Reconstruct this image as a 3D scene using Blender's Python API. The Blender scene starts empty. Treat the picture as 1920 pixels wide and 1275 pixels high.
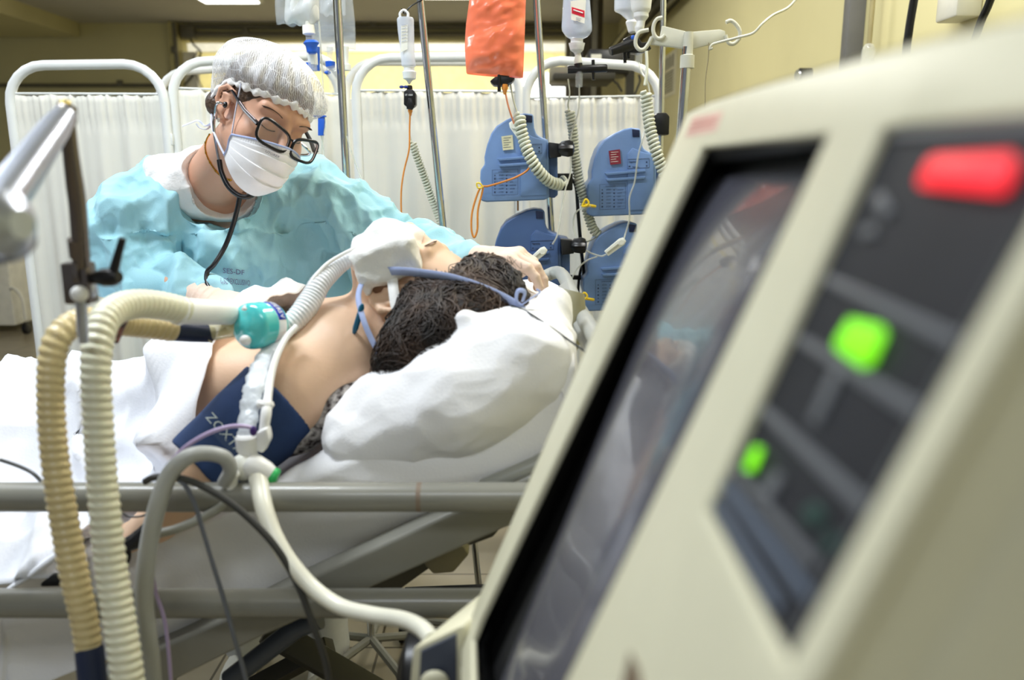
import bpy, bmesh, math, random
import numpy as np
from mathutils import Vector, Matrix
from math import pi, sin, cos, radians

# ------------------------------------------------------------------ camera, world, lights, exposure
SC = bpy.context.scene
COL = SC.collection
PITCH = radians(11.8)
FPX = 1500.0
CAM = Vector((0.0, 0.0, 1.40))
cd = bpy.data.cameras.new('camera')
cam = bpy.data.objects.new('camera', cd)
COL.objects.link(cam)
cam.location = CAM
cam.rotation_euler = (radians(90) - PITCH, 0, 0)
cd.sensor_width = 36.0
cd.lens = 36.0 * FPX / 1920.0
cd.clip_start = 0.02
cd.clip_end = 60
cd.dof.use_dof = True
cd.dof.focus_distance = 1.72
cd.dof.aperture_fstop = 3.0
SC.camera = cam
SC.view_settings.view_transform = 'Standard'
SC.view_settings.look = 'None'
SC.view_settings.gamma = 1.0
SC.view_settings.use_curve_mapping = False
SC.view_settings.exposure = 0.62
W = bpy.data.worlds.new('ward_ambient')
SC.world = W
W.use_nodes = True
W.node_tree.nodes['Background'].inputs[0].default_value = (0.86, 0.93, 1.0, 1)
W.node_tree.nodes['Background'].inputs[1].default_value = 0.15

def area(name, loc, sx, sy, power, color=(1, 0.98, 0.93), rot=(0, 0, 0)):
    l = bpy.data.lights.new(name, 'AREA')
    l.shape = 'RECTANGLE'; l.size = sx; l.size_y = sy
    l.energy = power; l.color = color
    o = bpy.data.objects.new(name, l); COL.objects.link(o)
    o.location = loc; o.rotation_euler = rot
    return o
COOL = (0.88, 0.94, 1.0)
area('ceiling_light_over_bed', (-1.15, 1.25, 3.04), 1.0, 0.25, 35, COOL)
area('ceiling_light_by_head', (0.75, 2.1, 3.04), 0.25, 1.0, 27, (1, 0.98, 0.92))
area('ceiling_light_left_ward', (-2.8, 2.6, 3.04), 0.6, 1.2, 26, COOL)
area('fill_light_behind_camera', (-0.3, -1.0, 3.04), 1.2, 0.6, 16, COOL)  # unseen frontal fill, added to lift the near side of the bed
area('right_wall_fill_light', (-0.3, 4.3, 3.04), 0.6, 1.2, 34, (1, 0.98, 0.92))  # unseen lamp added to brighten the right wall
area('corridor_light', (-2.0, 11.0, 3.5), 6.0, 0.6, 240, (1, 0.99, 0.95), (radians(48), 0, 0))

# ------------------------------------------------------------------ picture geometry
CP, SP = cos(PITCH), sin(PITCH)
def ray(px, py):
    x = (px - 960.0) / FPX; y = (637.5 - py) / FPX
    return Vector((x, CP + SP * y, -SP + CP * y))
def P(px, py, Y):
    r = ray(px, py); return CAM + r * (Y / r.y)
def PX(px, py, X):
    r = ray(px, py); return CAM + r * (X / r.x)
def PZ(px, py, z):
    r = ray(px, py); return CAM + r * ((z - CAM.z) / r.z)
def PR(d, px, py, Y):
    """radius of something d pixels across at that spot"""
    return 0.5 * d * (Y / ray(px, py).y) / FPX
def PP(*pts):
    return [P(*p) for p in pts]

# ------------------------------------------------------------------ materials
def srgb(c):
    return tuple(((v / 255.0) / 12.92 if v / 255.0 <= 0.04045 else ((v / 255.0 + 0.055) / 1.055) ** 2.4) for v in c)
MATS = {}
def mat(name, rgb, rough=0.5, metal=0.0, var=0.06, vscale=12.0, bump=0.0, bscale=60.0, alpha=1.0, trans=0.0,
        emit=None, estr=0.0, sss=0.0, rgb2=None, spec=0.5, sheen=0.0, coat=0.0, ior=1.45, detail=4.0):
    if name in MATS: return MATS[name]
    m = bpy.data.materials.new(name); m.use_nodes = True
    nt = m.node_tree; N = nt.nodes; L = nt.links
    b = N['Principled BSDF']
    c = srgb(rgb)
    tc = N.new('ShaderNodeTexCoord')
    nz = N.new('ShaderNodeTexNoise'); nz.inputs['Scale'].default_value = vscale; nz.inputs['Detail'].default_value = detail
    L.new(tc.outputs['Object'], nz.inputs['Vector'])
    mx = N.new('ShaderNodeMix'); mx.data_type = 'RGBA'
    if rgb2 is None:
        a1 = tuple(max(0, v * (1 - var)) for v in c); a2 = tuple(min(1, v * (1 + var)) for v in c)
    else:
        a1 = c; a2 = srgb(rgb2)
    mx.inputs[6].default_value = (*a1, 1); mx.inputs[7].default_value = (*a2, 1)
    rp = N.new('ShaderNodeMapRange'); rp.inputs[1].default_value = 0.35; rp.inputs[2].default_value = 0.65
    L.new(nz.outputs['Fac'], rp.inputs[0]); L.new(rp.outputs[0], mx.inputs[0])
    L.new(mx.outputs[2], b.inputs['Base Color'])
    b.inputs['Roughness'].default_value = rough
    b.inputs['Metallic'].default_value = metal
    b.inputs['Alpha'].default_value = alpha
    b.inputs['Transmission Weight'].default_value = trans
    b.inputs['Specular IOR Level'].default_value = spec
    b.inputs['IOR'].default_value = ior
    if sss:
        b.inputs['Subsurface Weight'].default_value = sss
        b.inputs['Subsurface Radius'].default_value = (0.02, 0.008, 0.004)
        b.inputs['Subsurface Scale'].default_value = 0.6
    if sheen: b.inputs['Sheen Weight'].default_value = sheen
    if coat: b.inputs['Coat Weight'].default_value = coat
    if emit is not None:
        b.inputs['Emission Color'].default_value = (*srgb(emit), 1)
        b.inputs['Emission Strength'].default_value = estr
    if bump:
        n2 = N.new('ShaderNodeTexNoise'); n2.inputs['Scale'].default_value = bscale; n2.inputs['Detail'].default_value = 5
        L.new(tc.outputs['Object'], n2.inputs['Vector'])
        bp = N.new('ShaderNodeBump'); bp.inputs['Strength'].default_value = bump; bp.inputs['Distance'].default_value = 0.01
        L.new(n2.outputs['Fac'], bp.inputs['Height']); L.new(bp.outputs[0], b.inputs['Normal'])
    MATS[name] = m
    return m

# ------------------------------------------------------------------ linking and tagging
def link(name, me, parent=None, m=None, smooth=35):
    vs = np.empty(len(me.vertices) * 3, np.float32); me.vertices.foreach_get('co', vs)
    vs = vs.reshape(-1, 3)
    c = Vector(((vs.min(0) + vs.max(0)) / 2).tolist()) if len(vs) else Vector((0, 0, 0))
    vs -= np.array(c, np.float32); me.vertices.foreach_set('co', vs.ravel()); me.update()
    o = bpy.data.objects.new(name, me); COL.objects.link(o)
    wl = c
    if parent is not None:
        o.parent = parent
        q = parent; base = Vector((0, 0, 0))
        while q is not None:
            base += q.location; q = q.parent
        o.location = wl - base
    else:
        o.location = wl
    if m is not None and len(me.materials) == 0: me.materials.append(m)
    if smooth is not None:
        me.polygons.foreach_set('use_smooth', [True] * len(me.polygons))
        if smooth < 180: me.set_sharp_from_angle(angle=radians(smooth))
    return o
def empty(name, loc):
    o = bpy.data.objects.new(name, None); COL.objects.link(o); o.location = loc; o.empty_display_size = 0.05
    return o
def tag(o, label=None, cat=None, group=None, kind=None):
    if label: o['label'] = label
    if cat: o['category'] = cat
    if group: o['group'] = group
    if kind: o['kind'] = kind
    return o

# ------------------------------------------------------------------ mesh collector
def catmull(pts, n=8, closed=False):
    pts = [Vector(p) for p in pts]
    if len(pts) < 3: 
        return [pts[0].lerp(pts[-1], i / n) for i in range(n + 1)] if len(pts) == 2 else pts
    out = []
    m = len(pts)
    rng = range(m if closed else m - 1)
    for i in rng:
        if closed:
            p0, p1, p2, p3 = pts[(i - 1) % m], pts[i], pts[(i + 1) % m], pts[(i + 2) % m]
        else:
            p1, p2 = pts[i], pts[i + 1]
            p0 = pts[i - 1] if i > 0 else p1 * 2 - p2
            p3 = pts[i + 2] if i + 2 < m else p2 * 2 - p1
        for k in range(n):
            t = k / n
            out.append(0.5 * ((2 * p1) + (-p0 + p2) * t + (2 * p0 - 5 * p1 + 4 * p2 - p3) * t * t + (-p0 + 3 * p1 - 3 * p2 + p3) * t ** 3))
    if not closed: out.append(pts[-1])
    return out
def resample(pts, step):
    pts = [Vector(p) for p in pts]
    d = [0.0]
    for a, b in zip(pts, pts[1:]): d.append(d[-1] + (b - a).length)
    n = max(2, int(d[-1] / step)); out = []; j = 0
    for i in range(n + 1):
        s = d[-1] * i / n
        while j < len(d) - 2 and d[j + 1] < s: j += 1
        w = d[j + 1] - d[j]
        out.append(pts[j].lerp(pts[j + 1], 0 if w == 0 else (s - d[j]) / w))
    return out
def frames(pts, closed=False):
    T = []
    n = len(pts)
    for i in range(n):
        a = pts[i - 1] if (i > 0 or closed) else pts[i]
        b = pts[(i + 1) % n] if (i < n - 1 or closed) else pts[i]
        t = (b - a); T.append(t.normalized() if t.length > 1e-9 else Vector((0, 0, 1)))
    up = Vector((0, 0, 1)) if abs(T[0].z) < 0.9 else Vector((1, 0, 0))
    U = T[0].cross(up).normalized(); res = []
    for t in T:
        U = (U - t * U.dot(t))
        U = U.normalized() if U.length > 1e-9 else t.orthogonal().normalized()
        res.append((t, U, t.cross(U)))
    return res
class MB:
    def __init__(s): s.v = []; s.f = []
    def add(s, vs, fs):
        o = len(s.v); s.v += [tuple(v) for v in vs]; s.f += [tuple(i + o for i in f) for f in fs]; return s
    def box(s, c, size, M=None):
        c = Vector(c); hx, hy, hz = size[0] / 2, size[1] / 2, size[2] / 2
        vs = [Vector((x, y, z)) for x in (-hx, hx) for y in (-hy, hy) for z in (-hz, hz)]
        if M is not None: vs = [M @ v for v in vs]
        return s.add([c + v for v in vs], [(0, 1, 3, 2), (4, 6, 7, 5), (0, 4, 5, 1), (2, 3, 7, 6), (0, 2, 6, 4), (1, 5, 7, 3)])
    def tube(s, pts, r, seg=12, closed=False, caps=True, flat=1.0, fn=None):
        pts = [Vector(p) for p in pts]; n = len(pts)
        rs = r if hasattr(r, '__len__') else [r] * n
        if len(rs) != n:
            m = len(rs); rs = [rs[min(m - 1, int(i * (m - 1) / (n - 1)))] * (1 - ((i * (m - 1) / (n - 1)) % 1)) + rs[min(m - 1, int(i * (m - 1) / (n - 1)) + 1)] * ((i * (m - 1) / (n - 1)) % 1) for i in range(n)]
        fr = frames(pts, closed); vs = []; fs = []
        for i in range(n):
            t, U, V = fr[i]
            for k in range(seg):
                a = 2 * pi * k / seg
                vs.append(pts[i] + (U * cos(a) + V * sin(a) * flat) * rs[i])
        for i in range(n if closed else n - 1):
            j = (i + 1) % n
            for k in range(seg):
                l = (k + 1) % seg
                fs.append((i * seg + k, i * seg + l, j * seg + l, j * seg + k))
        if caps and not closed:
            fs.append(tuple(range(seg))[::-1]); fs.append(tuple((n - 1) * seg + k for k in range(seg)))
        return s.add(vs, fs)
    def lathe(s, o, d, prof, seg=24, flat=1.0, up=None):
        """prof: (distance along d, radius)"""
        o = Vector(o); d = Vector(d).normalized()
        U = d.cross(Vector(up) if up else (Vector((0, 0, 1)) if abs(d.z) < 0.9 else Vector((1, 0, 0)))).normalized(); V = d.cross(U)
        vs = []; fs = []
        for (t, r) in prof:
            for k in range(seg):
                a = 2 * pi * k / seg
                vs.append(o + d * t + (U * cos(a) + V * sin(a) * flat) * max(r, 1e-5))
        for i in range(len(prof) - 1):
            for k in range(seg):
                l = (k + 1) % seg
                fs.append((i * seg + k, i * seg + l, (i + 1) * seg + l, (i + 1) * seg + k))
        fs.append(tuple(range(seg))[::-1]); fs.append(tuple((len(prof) - 1) * seg + k for k in range(seg)))
        return s.add(vs, fs)
    def prism(s, poly, ext):
        n = len(poly); e = Vector(ext); poly = [Vector(p) for p in poly]
        return s.add(poly + [p + e for p in poly], [tuple(range(n))[::-1], tuple(range(n, 2 * n))] + [(i, (i + 1) % n, n + (i + 1) % n, n + i) for i in range(n)])
    def grid(s, fn, nu, nv, thick=None):
        vs = [fn(i / nu, j / nv) for i in range(nu + 1) for j in range(nv + 1)]
        fs = [(i * (nv + 1) + j, (i + 1) * (nv + 1) + j, (i + 1) * (nv + 1) + j + 1, i * (nv + 1) + j + 1) for i in range(nu) for j in range(nv)]
        return s.add(vs, fs)
    def ball(s, c, r, seg=16):
        rr = r if hasattr(r, '__len__') else (r, r, r); c = Vector(c); vs = []; fs = []; n = seg // 2
        for i in range(n + 1):
            a = pi * i / n
            for k in range(seg):
                b = 2 * pi * k / seg
                vs.append(c + Vector((rr[0] * max(sin(a), 1e-4) * cos(b), rr[1] * max(sin(a), 1e-4) * sin(b), rr[2] * cos(a))))
        for i in range(n):
            for k in range(seg):
                fs.append((i * seg + k, (i + 1) * seg + k, (i + 1) * seg + (k + 1) % seg, i * seg + (k + 1) % seg))
        return s.add(vs, fs)
    def build(s, name, m=None, parent=None, bevel=0.0, bseg=2, smooth=35, solid=0.0, sub=0, offset=-1.0):
        me = bpy.data.meshes.new(name); me.from_pydata([tuple(v) for v in s.v], [], s.f); me.update()
        bm = bmesh.new(); bm.from_mesh(me)
        bmesh.ops.remove_doubles(bm, verts=bm.verts, dist=1e-6)
        bmesh.ops.recalc_face_normals(bm, faces=bm.faces)
        if bevel > 0:
            ed = [e for e in bm.edges if len(e.link_faces) == 2 and e.calc_face_angle(0) > radians(28)]
            bmesh.ops.bevel(bm, geom=ed, offset=bevel, segments=bseg, profile=0.5, affect='EDGES', clamp_overlap=True)
        bm.to_mesh(me); bm.free()
        o = link(name, me, parent, m, smooth)
        if solid:
            md = o.modifiers.new('thickness', 'SOLIDIFY'); md.thickness = solid; md.offset = offset
        if sub:
            md = o.modifiers.new('smooth', 'SUBSURF'); md.levels = sub; md.render_levels = sub
        return o
def helix(path, coil_r, pitch, phase=0):
    p = resample(catmull(path, 10), pitch / 14.0); fr = frames(p); out = []
    d = 0.0
    for i, (q, (t, U, V)) in enumerate(zip(p, fr)):
        if i: d += (p[i] - p[i - 1]).length
        a = 2 * pi * d / pitch + phase
        out.append(q + (U * cos(a) + V * sin(a)) * coil_r)
    return out
def text_mesh(s, origin, xdir, ydir, size, m, parent, name='lettering', depth=0.0004, align='LEFT', wide=1.0):
    cu = bpy.data.curves.new('t', 'FONT'); cu.body = s; cu.size = size; cu.extrude = depth; cu.align_x = align
    cu.resolution_u = 2
    tmp = bpy.data.objects.new('t', cu); COL.objects.link(tmp)
    dg = bpy.context.evaluated_depsgraph_get(); dg.update()
    me = bpy.data.meshes.new_from_object(tmp.evaluated_get(dg))
    bpy.data.objects.remove(tmp)
    X = Vector(xdir).normalized(); Z = X.cross(Vector(ydir)).normalized(); Yv = Z.cross(X)
    M = Matrix(((X.x * wide, Yv.x, Z.x, origin[0]), (X.y * wide, Yv.y, Z.y, origin[1]), (X.z * wide, Yv.z, Z.z, origin[2]), (0, 0, 0, 1)))
    me.transform(M); me.materials.clear(); me.materials.append(m)
    return link(name, me, parent, m, None)

# ------------------------------------------------------------------ smooth solids from distance fields
def A3(v): return np.array(tuple(v), np.float32)
def ln(d): return np.sqrt((d * d).sum(-1))
def cone(p, a, b, r1, r2):
    a = A3(a); b = A3(b); ab = b - a; L2 = float((ab * ab).sum()) + 1e-12
    t = np.clip(((p - a) @ ab) / L2, 0, 1)
    return ln(p - (a + t[:, None] * ab)) - (r1 + (r2 - r1) * t)
def ell(p, c, r, R=None):
    q = p - A3(c)
    if R is not None: q = q @ R
    r = A3(r); k0 = ln(q / r); k1 = ln(q / (r * r)) + 1e-9
    return k0 * (k0 - 1.0) / k1
def sbox(p, c, h, rad, R=None):
    q = p - A3(c)
    if R is not None: q = q @ R
    q = np.abs(q) - (A3(h) - rad)
    return ln(np.maximum(q, 0)) + np.minimum(q.max(-1), 0) - rad
def smin(a, b, k):
    h = np.clip(0.5 + 0.5 * (b - a) / k, 0, 1)
    return b * (1 - h) + a * h - k * h * (1 - h)
def smax(a, b, k): return -smin(-a, -b, k)
def chain(p, pts, rs, k):
    d = None
    for i in range(len(pts) - 1):
        c = cone(p, pts[i], pts[i + 1], rs[i], rs[i + 1])
        d = c if d is None else smin(d, c, k)
    return d
_rng = np.random.RandomState(7)
_TAB = _rng.rand(64, 64, 64).astype(np.float32)
def vnoise(p, s, seed=0):
    q = p * s + 17.3 * (seed + 1)
    i = np.floor(q).astype(np.int32); f = (q - i).astype(np.float32); f = f * f * (3 - 2 * f)
    i &= 63; j = (i + 1) & 63
    x0, y0, z0 = i.T; x1, y1, z1 = j.T; fx, fy, fz = f.T
    c00 = _TAB[x0, y0, z0] * (1 - fx) + _TAB[x1, y0, z0] * fx
    c10 = _TAB[x0, y1, z0] * (1 - fx) + _TAB[x1, y1, z0] * fx
    c01 = _TAB[x0, y0, z1] * (1 - fx) + _TAB[x1, y0, z1] * fx
    c11 = _TAB[x0, y1, z1] * (1 - fx) + _TAB[x1, y1, z1] * fx
    return (c00 * (1 - fy) + c10 * fy) * (1 - fz) + (c01 * (1 - fy) + c11 * fy) * fz
def tri(x):
    x = x - np.floor(x); return np.abs(2 * x - 1)
def crumple(p, s, seed=0, n=5, warp=0.5):
    """sharp creases between flattish facets, like stiff non-woven cloth"""
    rs = np.random.RandomState(seed + 50); out = np.zeros(len(p), np.float32)
    w = np.stack([vnoise(p, s * 0.8, seed + 3 * i) for i in range(3)], -1) - 0.5
    q = p + w * (warp / s)
    for i in range(n):
        d = rs.randn(3).astype(np.float32); d /= np.linalg.norm(d)
        amp = np.clip(vnoise(p, s * 0.6, seed + 20 + i) * 2.2 - 0.6, 0, 1)
        out += (tri((q @ d) * s * rs.uniform(0.6, 1.3) + rs.rand()) - 0.5) * amp
    return out / np.sqrt(n) * 0.55
_W3 = _rng.rand(32, 32, 32, 3).astype(np.float32)
def worley(p, s, seed=0, warp=0.25, smooth=0.0):
    """distance to the nearest of scattered points: sharp ridges between shallow hollows"""
    q = p * s + 11.7 * (seed + 1)
    if warp: q = q + (np.stack([vnoise(p, s * 1.3, seed + 5 * i) for i in range(3)], -1) - 0.5) * warp * 2
    i = np.floor(q).astype(np.int32); best = np.full(len(q), 9.0, np.float32)
    for dx in (-1, 0, 1):
        for dy in (-1, 0, 1):
            for dz in (-1, 0, 1):
                c = i + np.array((dx, dy, dz), np.int32); o = _W3[c[:, 0] & 31, c[:, 1] & 31, c[:, 2] & 31]
                dd = ln(q - (c + o)); best = smin(best, dd, smooth) if smooth else np.minimum(best, dd)
    return best
def wrinkle(o, layers, mask=None, floor=-0.1):
    """press creases into a cloth mesh along its normals; layers: (cells per metre (x,y,z), depth, seed)"""
    me = o.data; n = len(me.vertices); co = np.empty(n * 3, np.float32); me.vertices.foreach_get('co', co); co = co.reshape(-1, 3)
    no = np.empty(n * 3, np.float32); me.vertex_normals.foreach_get('vector', no); no = no.reshape(-1, 3)
    base = Vector((0, 0, 0)); q = o
    while q is not None: base += q.location; q = q.parent
    w = co + A3(base); d = np.zeros(n, np.float32)
    for sc, amp, seed in layers:
        sc = np.array(sc, np.float32) if hasattr(sc, '__len__') else np.array((sc, sc, sc), np.float32)
        am = 0.35 + 1.0 * vnoise(w, 4.0, seed + 9)
        d += (worley(w * sc, 1.0, seed) - 0.55) * amp * am
    d = np.maximum(d, floor)
    if mask is not None: d *= mask(w)
    co += no * d[:, None]; me.vertices.foreach_set('co', co.ravel()); me.update(); return o
def sdf_mesh(name, fn, lo, hi, vox, m, parent=None, smooth_it=1):
    lo = np.array(tuple(lo), np.float32); hi = np.array(tuple(hi), np.float32)
    K = 4
    n = (np.ceil((hi - lo) / (vox * K)).astype(int) + 1)
    g = np.stack(np.meshgrid(*[lo[i] + (np.arange(n[i]) + 0.5) * vox * K - vox * 0.5 for i in range(3)], indexing='ij'), -1).astype(np.float32)
    dc = fn(g.reshape(-1, 3)).reshape(n)
    near = np.abs(dc) < vox * K * 1.45
    V = np.repeat(np.repeat(np.repeat(dc, K, 0), K, 1), K, 2).astype(np.float32)
    idx = np.argwhere(near)
    off = np.stack(np.meshgrid(range(K), range(K), range(K), indexing='ij'), -1).reshape(-1, 3)
    fine = (idx[:, None, :] * K + off[None]).reshape(-1, 3)
    for s in range(0, len(fine), 400000):
        c = fine[s:s + 400000]
        V[c[:, 0], c[:, 1], c[:, 2]] = fn((lo + c * vox).astype(np.float32))
    ins = V < 0
    a = ins[:-1, :-1, :-1].astype(np.int8)
    cnt = np.zeros(a.shape, np.int8)
    for dx in (0, 1):
        for dy in (0, 1):
            for dz in (0, 1):
                cnt += ins[dx:ins.shape[0] - 1 + dx, dy:ins.shape[1] - 1 + dy, dz:ins.shape[2] - 1 + dz]
    act = (cnt > 0) & (cnt < 8)
    cells = np.argwhere(act); ids = -np.ones(act.shape, np.int32); ids[act] = np.arange(len(cells))
    acc = np.zeros((len(cells), 3), np.float64); w = np.zeros(len(cells))
    x, y, z = cells.T
    for ax in range(3):
        o1, o2 = [k for k in range(3) if k != ax]
        for i in (0, 1):
            for j in (0, 1):
                b = np.zeros(3, int); b[o1] = i; b[o2] = j; e = b.copy(); e[ax] = 1
                v0 = V[x + b[0], y + b[1], z + b[2]]; v1 = V[x + e[0], y + e[1], z + e[2]]
                cr = (v0 < 0) != (v1 < 0)
                t = np.where(cr, v0 / np.where(cr, v0 - v1, 1), 0)
                pt = np.tile(b.astype(float), (len(cells), 1)); pt[:, ax] = t
                acc[cr] += pt[cr]; w[cr] += 1
    vs = (lo + (cells + acc / w[:, None]) * vox)
    F = []
    for ax in range(3):
        o1, o2 = [(1, 2), (2, 0), (0, 1)][ax]
        sl0 = [slice(None)] * 3; sl1 = [slice(None)] * 3; sl0[ax] = slice(0, -1); sl1[ax] = slice(1, None)
        s0 = ins[tuple(sl0)]; s1 = ins[tuple(sl1)]
        e = np.argwhere(s0 != s1)
        ok = (e[:, o1] > 0) & (e[:, o2] > 0) & (e[:, o1] < ids.shape[o1]) & (e[:, o2] < ids.shape[o2]) & (e[:, ax] < ids.shape[ax])
        e = e[ok]; flip = s0[e[:, 0], e[:, 1], e[:, 2]]
        def cid(d1, d2):
            q = e.copy(); q[:, o1] -= d1; q[:, o2] -= d2; return ids[q[:, 0], q[:, 1], q[:, 2]]
        q = np.stack([cid(1, 1), cid(0, 1), cid(0, 0), cid(1, 0)], -1)
        q[~flip] = q[~flip][:, ::-1]
        F.append(q[(q >= 0).all(-1)])
    F = np.concatenate(F)
    if smooth_it:
        ed = np.concatenate([F[:, [0, 1]], F[:, [1, 2]], F[:, [2, 3]], F[:, [3, 0]]])
        for _ in range(smooth_it):
            s_ = np.zeros_like(vs); c_ = np.zeros(len(vs))
            for k in range(3):
                s_[:, k] = np.bincount(ed[:, 0], vs[ed[:, 1], k], len(vs)) + np.bincount(ed[:, 1], vs[ed[:, 0], k], len(vs))
            c_ = np.bincount(ed[:, 0], minlength=len(vs)) + np.bincount(ed[:, 1], minlength=len(vs))
            vs = vs * 0.45 + (s_ / np.maximum(c_, 1)[:, None]) * 0.55
    me = bpy.data.meshes.new(name)
    me.vertices.add(len(vs)); me.vertices.foreach_set('co', vs.astype(np.float32).ravel())
    me.loops.add(F.size); me.loops.foreach_set('vertex_index', F.ravel().astype(np.int32))
    me.polygons.add(len(F)); me.polygons.foreach_set('loop_start', np.arange(0, F.size, 4, dtype=np.int32))
    me.polygons.foreach_set('loop_total', np.full(len(F), 4, np.int32))
    me.update(calc_edges=True); me.validate()
    return link(name, me, parent, m, 180)
class Frame:
    def __init__(s, O, f, u, sc=1.0):
        s.sc = sc
        s.O = Vector(O); s.f = Vector(f).normalized(); u = Vector(u); s.u = (u - s.f * u.dot(s.f)).normalized()
        s.s = s.f.cross(s.u)
        s.M = np.array([tuple(s.s), tuple(s.f), tuple(s.u)], np.float32).T
    def loc(s, p): return (p - A3(s.O)) @ s.M / s.sc
    def w(s, x, y, z): return s.O + (s.s * x + s.f * y + s.u * z) * s.sc
def head_sdf(q, sc=1.0, eyes=True):
    q = q / sc
    m = q.copy(); m[:, 0] = np.abs(m[:, 0])
    d = ell(q, (0, -0.008, 0.045), (0.074, 0.096, 0.084))
    d = smin(d, ell(q, (0, 0.045, -0.015), (0.058, 0.055, 0.080)), 0.03)
    d = smin(d, cone(m, (0.046, 0.015, -0.045), (0.008, 0.082, -0.088), 0.020, 0.017), 0.03)
    d = smin(d, ell(m, (0.042, 0.066, -0.022), (0.024, 0.026, 0.026)), 0.02)
    d = smin(d, cone(m, (0.012, 0.094, 0.034), (0.045, 0.078, 0.036), 0.010, 0.010), 0.014)
    d = smax(d, -ell(m, (0.032, 0.108, 0.012), (0.019, 0.015, 0.012)), 0.012)
    d = smin(d, ln(m - A3((0.031, 0.080, 0.010))) - 0.0145, 0.004)
    d = smin(d, cone(m, (0.017, 0.091, 0.004), (0.046, 0.084, 0.005), 0.003, 0.003), 0.004)
    d = smin(d, cone(q, (0, 0.097, 0.020), (0, 0.119, -0.020), 0.008, 0.011), 0.008)
    d = smin(d, ell(m, (0.012, 0.106, -0.024), (0.008, 0.010, 0.007)), 0.005)
    d = smin(d, cone(m, (0, 0.103, -0.047), (0.020, 0.092, -0.048), 0.0065, 0.004), 0.005)
    d = smin(d, cone(m, (0, 0.102, -0.058), (0.018, 0.092, -0.055), 0.0070, 0.004), 0.004)
    helix_ = [(0.070, 0.013, 0.012), (0.077, 0.012, 0.028), (0.084, -0.004, 0.034), (0.088, -0.018, 0.022), (0.086, -0.019, 0.002), (0.079, -0.008, -0.016), (0.073, 0.004, -0.028)]
    e = chain(m, helix_, [0.003, 0.0042, 0.0045, 0.0045, 0.0042, 0.0045, 0.0070], 0.003)
    e = smin(e, ell(m, (0.076, -0.004, 0.006), (0.006, 0.014, 0.026)), 0.004)
    e = smin(e, ell(m, (0.077, 0.011, 0.000), (0.004, 0.005, 0.007)), 0.003)
    e = smin(e, chain(m, [(0.079, 0.006, 0.020), (0.083, -0.008, 0.018), (0.081, -0.009, 0.000)], [0.002, 0.003, 0.003], 0.003), 0.003)
    e = smax(e, -ell(m, (0.087, 0.001, 0.004), (0.008, 0.007, 0.010)), 0.003)
    d = smin(d, e, 0.004)
    return d * sc
def hand_sdf(p, wrist, palm_dir, nrm, curls, spread=0.16, sc=1.0, thumb_side=1, thumb=(0.9, 0.35, -0.3)):
    """palm_dir: wrist to knuckles; nrm: out of the back of the hand; curls: bend per finger (radians per joint)"""
    f = Vector(palm_dir).normalized(); n = Vector(nrm); n = (n - f * n.dot(f)).normalized(); s = f.cross(n) * thumb_side
    wrist = Vector(wrist)
    def W_(a, b, c): return wrist + (f * a + s * b + n * c) * sc
    d = cone(p, W_(0, 0, 0), W_(0.03, 0.0, 0), 0.024 * sc, 0.026 * sc)
    for i, b in enumerate((0.030, 0.010, -0.010, -0.028)):
        d = smin(d, cone(p, W_(0.015, b * 0.55, 0), W_(0.085 - abs(b - 0.01) * 0.2, b, 0.002), 0.017 * sc, 0.0125 * sc), 0.012 * sc)
    lens = [(0.040, 0.024, 0.020), (0.045, 0.028, 0.021), (0.042, 0.026, 0.020), (0.033, 0.019, 0.018)]
    fing = None
    for i, b in enumerate((0.030, 0.010, -0.010, -0.028)):
        base = Vector((0.088 - abs(b - 0.01) * 0.25, b, 0.002)); ang = 0.0; side = (b - 0.0) / 0.03 * spread
        pts = [W_(*base)]; cur = base
        for j, L in enumerate(lens[i]):
            ang += curls[i] * (0.9 if j == 0 else 1.1 if j == 1 else 0.7)
            cur = cur + Vector((cos(ang) * cos(side), cos(ang) * sin(side), -sin(ang))) * L
            pts.append(W_(*cur))
        c = chain(p, pts, [0.0098 * sc, 0.0088 * sc, 0.0080 * sc, 0.0068 * sc], 0.003 * sc)
        fing = c if fing is None else np.minimum(fing, c)
    d = smin(d, fing, 0.006 * sc)
    t0 = Vector((0.022, 0.022, -0.004)); t1 = t0 + Vector((0.6, 0.75, -0.25)).normalized() * 0.042
    td = Vector(thumb).normalized(); t2 = t1 + td * 0.034; t3 = t2 + (td + Vector((0.2, -0.2, -0.1))).normalized() * 0.026
    d = smin(d, chain(p, [W_(*t0), W_(*t1), W_(*t2), W_(*t3)], [0.015 * sc, 0.0125 * sc, 0.0105 * sc, 0.0085 * sc], 0.004 * sc), 0.008 * sc)
    return d

from mathutils.bvhtree import BVHTree
def bvh_of(o):
    me = o.data; base = Vector((0, 0, 0)); q = o
    while q is not None: base += q.location; q = q.parent
    return BVHTree.FromPolygons([tuple(v.co + base) for v in me.vertices], [tuple(p.vertices) for p in me.polygons])
def conform(o, bvh, d, off):
    """lay a printed mark onto a curved surface by dropping it along d"""
    base = Vector((0, 0, 0)); q = o
    while q is not None: base += q.location; q = q.parent
    d = Vector(d).normalized()
    for v in o.data.vertices:
        w = v.co + base; h = bvh.ray_cast(w - d * 0.25, d, 0.6)
        if h[0] is not None: v.co = h[0] - d * off - base
    o.data.update(); return o

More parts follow.
